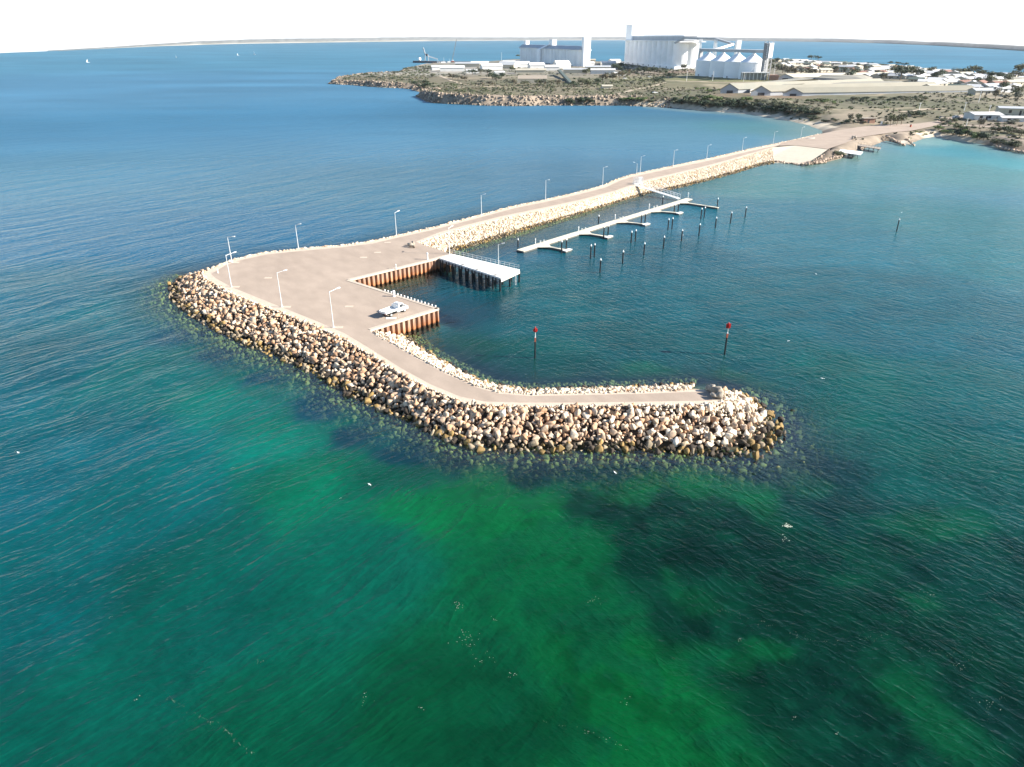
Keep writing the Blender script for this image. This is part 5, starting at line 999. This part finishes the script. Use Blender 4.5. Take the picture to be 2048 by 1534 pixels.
mb = MB(); tp_ = V3((9, 0, zt - c_.z)); mb.bar((-1, 0, 4), tp_, .9); mb.build('boom', M['timber'], t); MB().bar(tp_, tp_ - V3((0, 0, 12)), .15).build('cable', M['steel'], t)
for k in range(4): MB().tube((-2.4 + 1.6 * k, -1.7, .8), (-2.4 + 1.6 * k, 1.7, .8), .8, n=12).build('wheel', M['tyre'], t)
def boat(px, py, L_, rz, hull, lab, mast=False, D_=None):
    p = G(px, py, 0); t = thing('boat', p, rz, lab, 'boat', 'boats at the port and in the gulf'); hl = [(-L_ / 2, L_ * .13), (L_ * .2, L_ * .14), (L_ / 2, 0), (L_ * .2, -L_ * .14), (-L_ / 2, -L_ * .13)]
    mb = MB(); k = len(hl); mb.add([(x * .92, y * .75, -.2) for x, y in hl] + [(x, y, L_ * .1) for x, y in hl], [tuple(range(k))[::-1], tuple(range(k, 2 * k))] + [(i, (i + 1) % k, k + (i + 1) % k, k + i) for i in range(k)]); mb.build('hull', M[hull], t)
    if mast:
        MB().tube((0, 0, .5), (0, 0, L_ * 1.2), .12, .08, 6).build('mast', M['white'], t); mb = MB(); mb.add([(-.1, 0, 1.2), (-L_ * .45, .15, 1.3), (-.1, 0, L_ * 1.15), (-.1, .08, 1.2), (-L_ * .45, .23, 1.3), (-.1, .08, L_ * 1.15)], [(0, 1, 2), (5, 4, 3), (0, 3, 4, 1), (1, 4, 5, 2), (2, 5, 3, 0)]); mb.build('sail', M['silo_w'], t)
    else:
        MB().box(-L_ * .25, L_ * .12, -L_ * .08, L_ * .08, L_ * .1, L_ * .24).build('wheelhouse', M['white'], t); MB().tube((0, 0, L_ * .24), (0, 0, L_ * .6), .15, .1, 6).build('mast', M['white'], t)
boat(888, 129.5, 22, .3, 'rust', 'red hulled tug moored by the shore end of the wharf'); boat(876, 128, 16, 2.9, 'white', 'white fishing boat beside the red tug'); boat(899, 127, 16, .2, 'white', 'white work boat right of the red tug')
boat(176, 125, 6, .5, 'white', 'leftmost tiny sailing boat in the gulf', True); boat(352, 115, 6, 2.6, 'white', 'tiny sailing boat, second from the left in the gulf', True); boat(476, 111, 6, .3, 'white', 'tiny sailing boat left of the tallest sail', True); boat(508, 109.5, 9, 2.9, 'white', 'white sail nearest the port, tallest of the tiny sails', True)
# parked cars
def car(px, py, rz, colr, lab):
    p = T(px, py); t = thing('parked_car', p + V3((0, 0, .05)), rz, lab, 'car', 'cars parked on the peninsula')
    MB().side([(-2.2,.35),(2.2,.35),(2.25,.8),(1.2,.95),(-2.1,1.0),(-2.25,.7)], -.85, .85).build('body', M[colr], t, bevel=.05); MB().side([(1.0,.96),(.45,1.45),(-1.3,1.48),(-2.0,1.0)], -.74, .74).build('cabin', M['glass'], t); MB().box(-1.25, .4, -.7, .7, 1.482, 1.52).build('roof', M[colr], t)
    for x_ in (-1.35, 1.35):
        for s in (-1, 1): MB().tube((x_, s * .66, .32), (x_, s * .88, .32), .32, n=12).build('wheel', M['tyre'], t)
for px, py, rz, cl, lab in ((1912,236,.2,'white','white car on the road left of the white workshop'), (1885,238,.2,'roofcream','beige car on the road bend above the shore'), (1990,238,.5,'white','white car parked in front of the workshop'), (2003,236,.5,'darkhull','dark car parked beside the workshop'), (1300,155,.1,'white','white car below the tallest silo'), (1250,158,.3,'white','white vehicle among the bushes below the tall silo'), (1135,160,0,'white','white car at the foot of the green conveyor'), (1310,187,.2,'white','white vehicle on the dirt track above the cliff'), (1742,157,.4,'white','white vehicle on the pale grain stacks')):
    car(px, py, rz, cl, lab)
# ---- roads draped on the ground
def ribbon(name, pts, wdt, mt, lift=.14, nseg=70):
    P_ = [T(*p) for p in pts]; c_, L_ = resample(smooth(np.array([(p.x, p.y) for p in P_]), 2), nseg); tg = np.gradient(c_, axis=0); tg /= np.linalg.norm(tg, axis=1)[:, None]; nn_ = np.stack([tg[:, 1], -tg[:, 0]], 1)
    V = []; 
    for c1, n1_ in zip(c_, nn_):
        for s in (-1, -.33, .33, 1): q = c1 + n1_ * s * wdt / 2; V.append((q[0], q[1], max(hz(q[0], q[1]), hz(c1[0], c1[1])) + lift))
    Fq = np.array([(4 * i + k, 4 * i + k + 1, 4 * i + k + 5, 4 * i + k + 4) for i in range(nseg - 1) for k in range(3)]); o = mesh_np(name, V, Fq, M[mt]); up(o); return props(o, kind='structure')
M['dirt'] = mat('dirt_track', (.36, .30, .22), .95, .12, .2)
ribbon('road', [(1850,250),(1890,240),(1925,233),(1960,226),(2100,215)], 5.5, 'asphalt'); ribbon('road', [(1858,252),(1900,251),(1960,253),(2048,257),(2200,268)], 5.5, 'asphalt')
ribbon('track', [(880,152),(905,163),(960,173),(1060,176),(1180,177),(1300,176),(1370,180)], 4, 'dirt'); ribbon('track', [(1220,192),(1262,180),(1310,172),(1330,165)], 4, 'dirt'); ribbon('track', [(1800,224),(1860,218),(1890,217)], 4, 'dirt'); ribbon('track', [(1330,162),(1400,163.5),(1480,166),(1560,163)], 7, 'dirt')
# ================================================================ VEGETATION
tr0 = random.Random(3)
def leafcloud(seed, n_, lobes, leaf, R3, pal, flat=.0):
    r_ = np.random.default_rng(seed); lb = []
    for k in range(lobes):
        a = r_.uniform(0, 2 * math.pi); q = r_.uniform(0, .62) ** .7; lb.append((np.array([math.cos(a) * q, math.sin(a) * q, r_.uniform(-.35, .5)]), r_.uniform(.32, .55)))
    which = r_.integers(0, lobes, n_); dv = r_.normal(size=(n_, 3)); dv /= np.linalg.norm(dv, axis=1)[:, None]; rr = r_.uniform(.55, 1.0, n_) ** .5
    cen = np.array([lb[w_][0] + dv[i] * rr[i] * lb[w_][1] for i, w_ in enumerate(which)]); cen[:, 2] = np.maximum(cen[:, 2], -.55)
    nrm = dv + r_.normal(size=(n_, 3)) * .55; nrm[:, 2] += .3; nrm /= np.linalg.norm(nrm, axis=1)[:, None]; t1 = np.cross(nrm, r_.normal(size=(n_, 3))); t1 /= np.linalg.norm(t1, axis=1)[:, None]; t2 = np.cross(nrm, t1)
    s = (leaf * r_.uniform(.6, 1.4, n_))[:, None]; cen = cen * np.array(R3)
    V = np.stack([cen - t1 * s - t2 * s * .6, cen + t1 * s - t2 * s * .5, cen + t1 * s * .7 + t2 * s * .7, cen - t1 * s * .8 + t2 * s * .6], 1).reshape(-1, 3); Fq = np.arange(4 * n_).reshape(-1, 4)
    lobecol = r_.uniform(.72, 1.3, lobes)[which]; col = np.array(pal)[r_.integers(0, len(pal), n_)] * (lobecol * r_.uniform(.75, 1.3, n_))[:, None]
    return V, Fq, col
OLIVE = [(.085,.095,.05),(.10,.11,.055),(.075,.085,.05)]; DARK = [(.035,.055,.03),(.045,.065,.035)]; BRN = [(.15,.13,.085),(.12,.11,.07)]; GRN = [(.10,.14,.04),(.08,.12,.04)]; GREY = [(.13,.135,.10),(.11,.12,.09)]
KIND = {'olive': OLIVE, 'dark': DARK, 'brown': BRN, 'green': GRN, 'grey': GREY}; WORDS = {'olive': 'olive green', 'dark': 'dark green', 'brown': 'brownish', 'green': 'fresh green', 'grey': 'grey green'}
PR = {}
def tree(px, py, h, wdt, kind, lab, cat='tree', grp='trees of the peninsula', bush=False, p=None):
    p = p or T(px, py); v = tr0.randrange(3); key = (kind, bush, v)
    if key not in PR:
        V, Fq, cl = leafcloud(hash((kind, bush, v)) % 9999 if False else (len(PR) * 37 + 5), 420 if not bush else 360, 7 if not bush else 6, .085, (1, 1, .8 if not bush else .62), KIND[kind])
        cr = mesh_np('crown', V, Fq, M['leaf'], facecols=cl); me = cr.data; bpy.data.objects.remove(cr)
        mb = MB(); mb.tube((0, 0, -.9), (.05, .02, .1), .07, .045, 7, False)
        for k in range(4): a = k * 1.6 + v; mb.tube((.03, 0, -.35), (math.cos(a) * .45, math.sin(a) * .45, .25), .035, .012, 5, False)
        tk = mb.build('trunk', M['bark']); mt_ = tk.data; bpy.data.objects.remove(tk); PR[key] = (me, mt_)
    me, mt_ = PR[key]; t = thing('shrub' if bush else 'tree', p, tr0.uniform(0, 6.28), lab, cat, grp)
    c = bpy.data.objects.new('crown', me); C.objects.link(c); c.parent = t; tk = bpy.data.objects.new('stem' if bush else 'trunk', mt_); C.objects.link(tk); tk.parent = t
    zc = h * (.58 if not bush else .42); c.location = (0, 0, zc); c.scale = (wdt / 2, wdt / 2 * tr0.uniform(.85, 1.1), h * .52); tk.location = (0, 0, zc); tk.scale = (wdt / 2 * .8, wdt / 2 * .8, zc / .8)
    return t
TR = [(728,154,5,9,'dark'),(745,158,4,12,'dark'),(760,160,4,10,'grey'),(790,148,4,8,'grey'),(812,142,5,9,'dark'),(850,141,5,12,'grey'),(865,140,5,14,'grey'),(830,172,5,12,'dark'),(845,178,5,13,'dark'),(855,175,5,12,'dark'),(848,170,5,12,'dark'),(865,155,5,11,'olive'),(1036,112,9,20,'olive'),(905,158,6,14,'brown'),(916,160,6,14,'grey'),(930,162,6,12,'brown'),(945,150,7,13,'dark'),(962,148,8,13,'grey'),(975,150,7,13,'dark'),(985,158,7,14,'dark'),(992,162,7,14,'dark'),(1003,158,7,13,'dark'),(965,168,4,14,'grey'),(985,171,4,13,'brown'),(1012,170,6,10,'grey'),(1028,170,6,8,'brown'),(1048,171,6,12,'olive'),(1078,172,7,10,'olive'),(1090,172,7,11,'grey'),(1102,171,7,11,'olive'),(1115,172,7,9,'brown'),(1147,172,5,9,'dark'),(1165,170,7,11,'olive'),(1175,173,7,12,'olive'),(1024,141,6,10,'olive'),(1035,143,6,10,'dark'),(1045,143,6,10,'olive'),(1172,150,8,13,'olive'),(1180,147,8,10,'olive'),(1193,168,5,12,'dark'),(1205,163,8,13,'brown'),(1214,160,8,12,'grey'),(1226,162,9,12,'brown'),(1238,160,10,13,'brown'),(1246,155,9,11,'olive'),(1236,143,8,14,'dark'),(1228,139,8,13,'dark'),(1242,137,8,12,'dark'),(1258,150,7,12,'brown'),(1268,151,7,11,'grey'),(1276,147,8,12,'dark'),(1287,146,8,11,'dark'),(1297,147,8,12,'olive'),(1308,149,9,13,'dark'),(1318,151,9,12,'grey'),(1327,150,8,11,'dark'),(1262,171,4,8,'grey'),(1309,169,6,9,'dark'),(1318,167,6,9,'dark'),(1336,157,6,9,'dark'),(1345,156,5,9,'olive'),(1368,141,10,10,'olive'),(1384,134,8,10,'brown'),(1391,126,8,14,'olive'),(1553,142,9,15,'olive'),(1565,146,9,15,'brown'),(1575,149,8,13,'brown'),(1588,150,9,14,'brown'),(1600,151,9,14,'grey'),(1612,151,9,13,'brown'),(1624,152,8,13,'brown'),(1542,128,8,15,'olive'),(1552,126,8,16,'dark'),(1622,120,9,15,'dark'),(1636,121,9,12,'dark'),(1645,141,7,13,'dark'),(1660,144,7,13,'dark'),(1672,144,7,12,'dark'),(1686,147,7,11,'dark'),(1706,152,10,14,'olive'),(1700,158,8,12,'dark'),(1716,136,7,12,'olive'),(1755,154,7,12,'dark'),(1767,158,7,11,'olive'),(1790,156,14,16,'olive'),(1800,160,13,15,'dark'),(1812,155,13,15,'olive'),(1825,154,12,14,'olive'),(1838,158,10,12,'dark'),(1782,126,8,15,'dark'),(1796,127,8,14,'dark'),(1810,129,8,14,'dark'),(1860,149,9,11,'dark'),(1880,157,9,13,'dark'),(1870,160,8,11,'dark'),(1910,148,7,14,'grey'),(1926,150,8,14,'olive'),(1945,152,12,16,'olive'),(1962,156,9,13,'olive'),(1985,160,8,13,'dark'),(2000,162,8,12,'dark'),(2015,166,9,13,'olive'),(2036,150,13,17,'olive'),(2046,148,13,18,'grey'),(2030,157,10,14,'olive'),(1975,170,9,13,'olive'),(2003,184,8,12,'dark'),(2030,192,9,11,'olive'),(1935,180,6,12,'olive'),(1955,168,6,11,'dark'),(1990,199,9,7,'brown'),(2034,205,8,6,'grey'),(1715,247,6,5,'olive'),(1700,244,5,4,'brown'),(1780,252,7,6,'olive'),(1793,251,7,6,'olive'),(1802,250,7,7,'olive'),(1958,256,6,5,'brown')]
for k, (px, py, h, wd, kd) in enumerate(sorted(TR)):
    near = ('on the western headland' if px < 880 else 'by the port sheds' if px < 1030 else 'near the old brick shed' if px < 1185 else 'below the tallest silo block' if px < 1400 else 'behind the storage sheds' if px < 1690 else 'in the left part of the town' if px < 1850 else 'in the right part of the town') if py < 235 else 'beside the hardstand road'
    tree(px, py, h, wd, kd, f'{WORDS[kd]} tree {near}, number {k + 1} from the left')
# shrub belt behind the beach and other shrubs one can tell apart
BT = []
def belt(xa, xb, ya, yb, n_, h, wd, kinds, ylo=None):
    for k in range(n_):
        u = (k + tr0.random()) / n_; x_ = xa + (xb - xa) * u; y_ = ya + (yb - ya) * u + tr0.uniform(-3, 3) * (1 if ylo is None else ylo); BT.append((x_, y_, h * tr0.uniform(.75, 1.2), wd * tr0.uniform(.8, 1.3), tr0.choice(kinds)))
belt(1345, 1500, 206, 216, 26, 5, 9, ['dark', 'dark', 'olive'], 1.6); belt(1365, 1500, 200, 205, 14, 4.5, 8, ['dark', 'olive', 'green']); belt(1500, 1640, 216, 232, 26, 5, 8, ['dark', 'olive', 'grey'], 1.6); belt(1510, 1630, 208, 222, 14, 4, 8, ['grey', 'olive'])
belt(1610, 1675, 236, 246, 8, 2.2, 5, ['dark', 'olive']); belt(1680, 1728, 246, 247, 8, 2.2, 4.5, ['dark']); belt(1618, 1665, 203, 207, 7, 3.4, 6, ['green', 'green', 'olive']); belt(1655, 1668, 216, 218, 2, 3, 5, ['olive'])
belt(1130, 1185, 206, 207, 8, 5, 8, ['dark']); belt(1240, 1300, 203, 206, 8, 5, 8, ['dark', 'green']); belt(1700, 1860, 202, 200, 16, 3, 8, ['olive', 'dark', 'olive']); belt(1815, 1850, 230, 233, 6, 4, 6, ['dark', 'olive'])
belt(1876, 1900, 264, 268, 4, 3, 5, ['dark', 'green']); belt(1900, 1975, 268, 282, 14, 4, 6, ['green', 'dark', 'dark']); belt(1830, 1852, 268, 269, 3, 1.8, 3.5, ['green']); belt(1985, 2040, 286, 296, 8, 3, 5, ['olive', 'dark']); belt(1878, 1905, 246, 247, 4, 3, 5, ['olive', 'grey']); belt(1900, 1945, 258, 262, 5, 3, 6, ['olive', 'green']); belt(1980, 2050, 262, 272, 9, 3.5, 6.5, ['dark', 'brown', 'olive']); belt(1665, 1684, 309, 312, 4, 2.4, 3.2, ['green', 'olive']); belt(2018, 2032, 248, 250, 3, 3.2, 6, ['grey']); belt(1780, 1800, 264, 263, 0, 1, 1, ['olive'])
belt(1395, 1460, 180, 185, 7, 3, 8, ['dark', 'green'])
BT = sorted(BT)[:295 - len(TR) + 130]
for k, (px, py, h, wd, kd) in enumerate(BT):
    if px < 1310: nr_ = 'on the cliff edge below the silos'
    elif px < 1660 and py > 190: nr_ = 'in the thicket above the curved beach'
    elif px < 1730 and py > 230: nr_ = 'at the beach end near the hardstand'
    elif py > 255 and px > 1820: nr_ = 'on the bank above the right hand shallows'
    elif py > 295: nr_ = 'on the rocky spit by the slipway'
    else: nr_ = 'on the scrub slope right of the sheds'
    tree(px, py, h, wd, kd, f'{WORDS[kd]} shrub {nr_}, number {k + 1} from the left', 'shrub', 'shrubs along the shore', True)
# low scrub nobody could count
cs = Cloud(); pro = [leafcloud(900 + i, 26, 3, .22, (1, 1, .55), KIND[k_]) for i, k_ in enumerate(['olive', 'brown', 'dark', 'grey', 'olive', 'green'])]
pp = rng.random((46000, 2)) * np.array([1500, 1050]) + np.array([-230, 275]); dd, ix, _ = sdf(pp, cpoly); 
g_ = fbm(pp[:, 0], pp[:, 1], 26, 11) * .6 + fbm(pp[:, 0], pp[:, 1], 7, 12) * .4; dr2, _, _ = sdf(pp, roadp)
bx_, by_ = PX(np.c_[pp, np.full(len(pp), 8)]); shedz = (bx_ > 1430) & (bx_ < 1830) & (by_ > 144) & (by_ < 196); grass = (bx_ > 1330) & (bx_ < 1500) & (by_ > 150) & (by_ < 172); dune = (bx_ > 1630) & (bx_ < 1740) & (by_ > 205) & (by_ < 245); yard = (bx_ > 860) & (bx_ < 1240) & (by_ < 158); vis = (bx_ > -20) & (bx_ < 2080)
ok = (dd > 3) & (g_ > np.where(yard | dune, .56, .33)) & (dr2 < -3) & ~shedz & ~grass & vis & ~((pp[:, 1] > 800) & (rng.random(len(pp)) < .35))
for (x_, y_) in pp[ok]:
    V, Fq, cl = pro[tr0.randrange(6)]; s = tr0.uniform(.6, 1.9) * (1 + .0006 * max(0, y_ - 500)); z_ = hz(x_, y_); cs.add(V * np.array([s, s, s * .8]) + np.array([x_, y_, z_ + .2 * s]), Fq, cl)
print('scrub', ok.sum())
props(cs.build('scrub', M['leaf']), 'low olive and brown scrub covering the slopes of the peninsula', 'scrub', kind='stuff')
# ================================================================ HAZE
HZ = 1.0
m = bpy.data.materials.new('haze_air'); m.use_nodes = True; nt = m.node_tree; nt.nodes.clear(); v = nt.nodes.new('ShaderNodeVolumePrincipled'); v.inputs['Color'].default_value = (.92, .95, 1, 1); v.inputs['Density'].default_value = 2.4e-5; v.inputs['Anisotropy'].default_value = .3
ou = nt.nodes.new('ShaderNodeOutputMaterial'); nt.links.new(v.outputs[0], ou.inputs['Volume'])
if HZ:
    o = MB().box(-16000, 16000, -16000, 16000, -7, 140).build('haze', m); props(o, kind='stuff', label='thin pale air haze over the whole gulf', cat='haze')
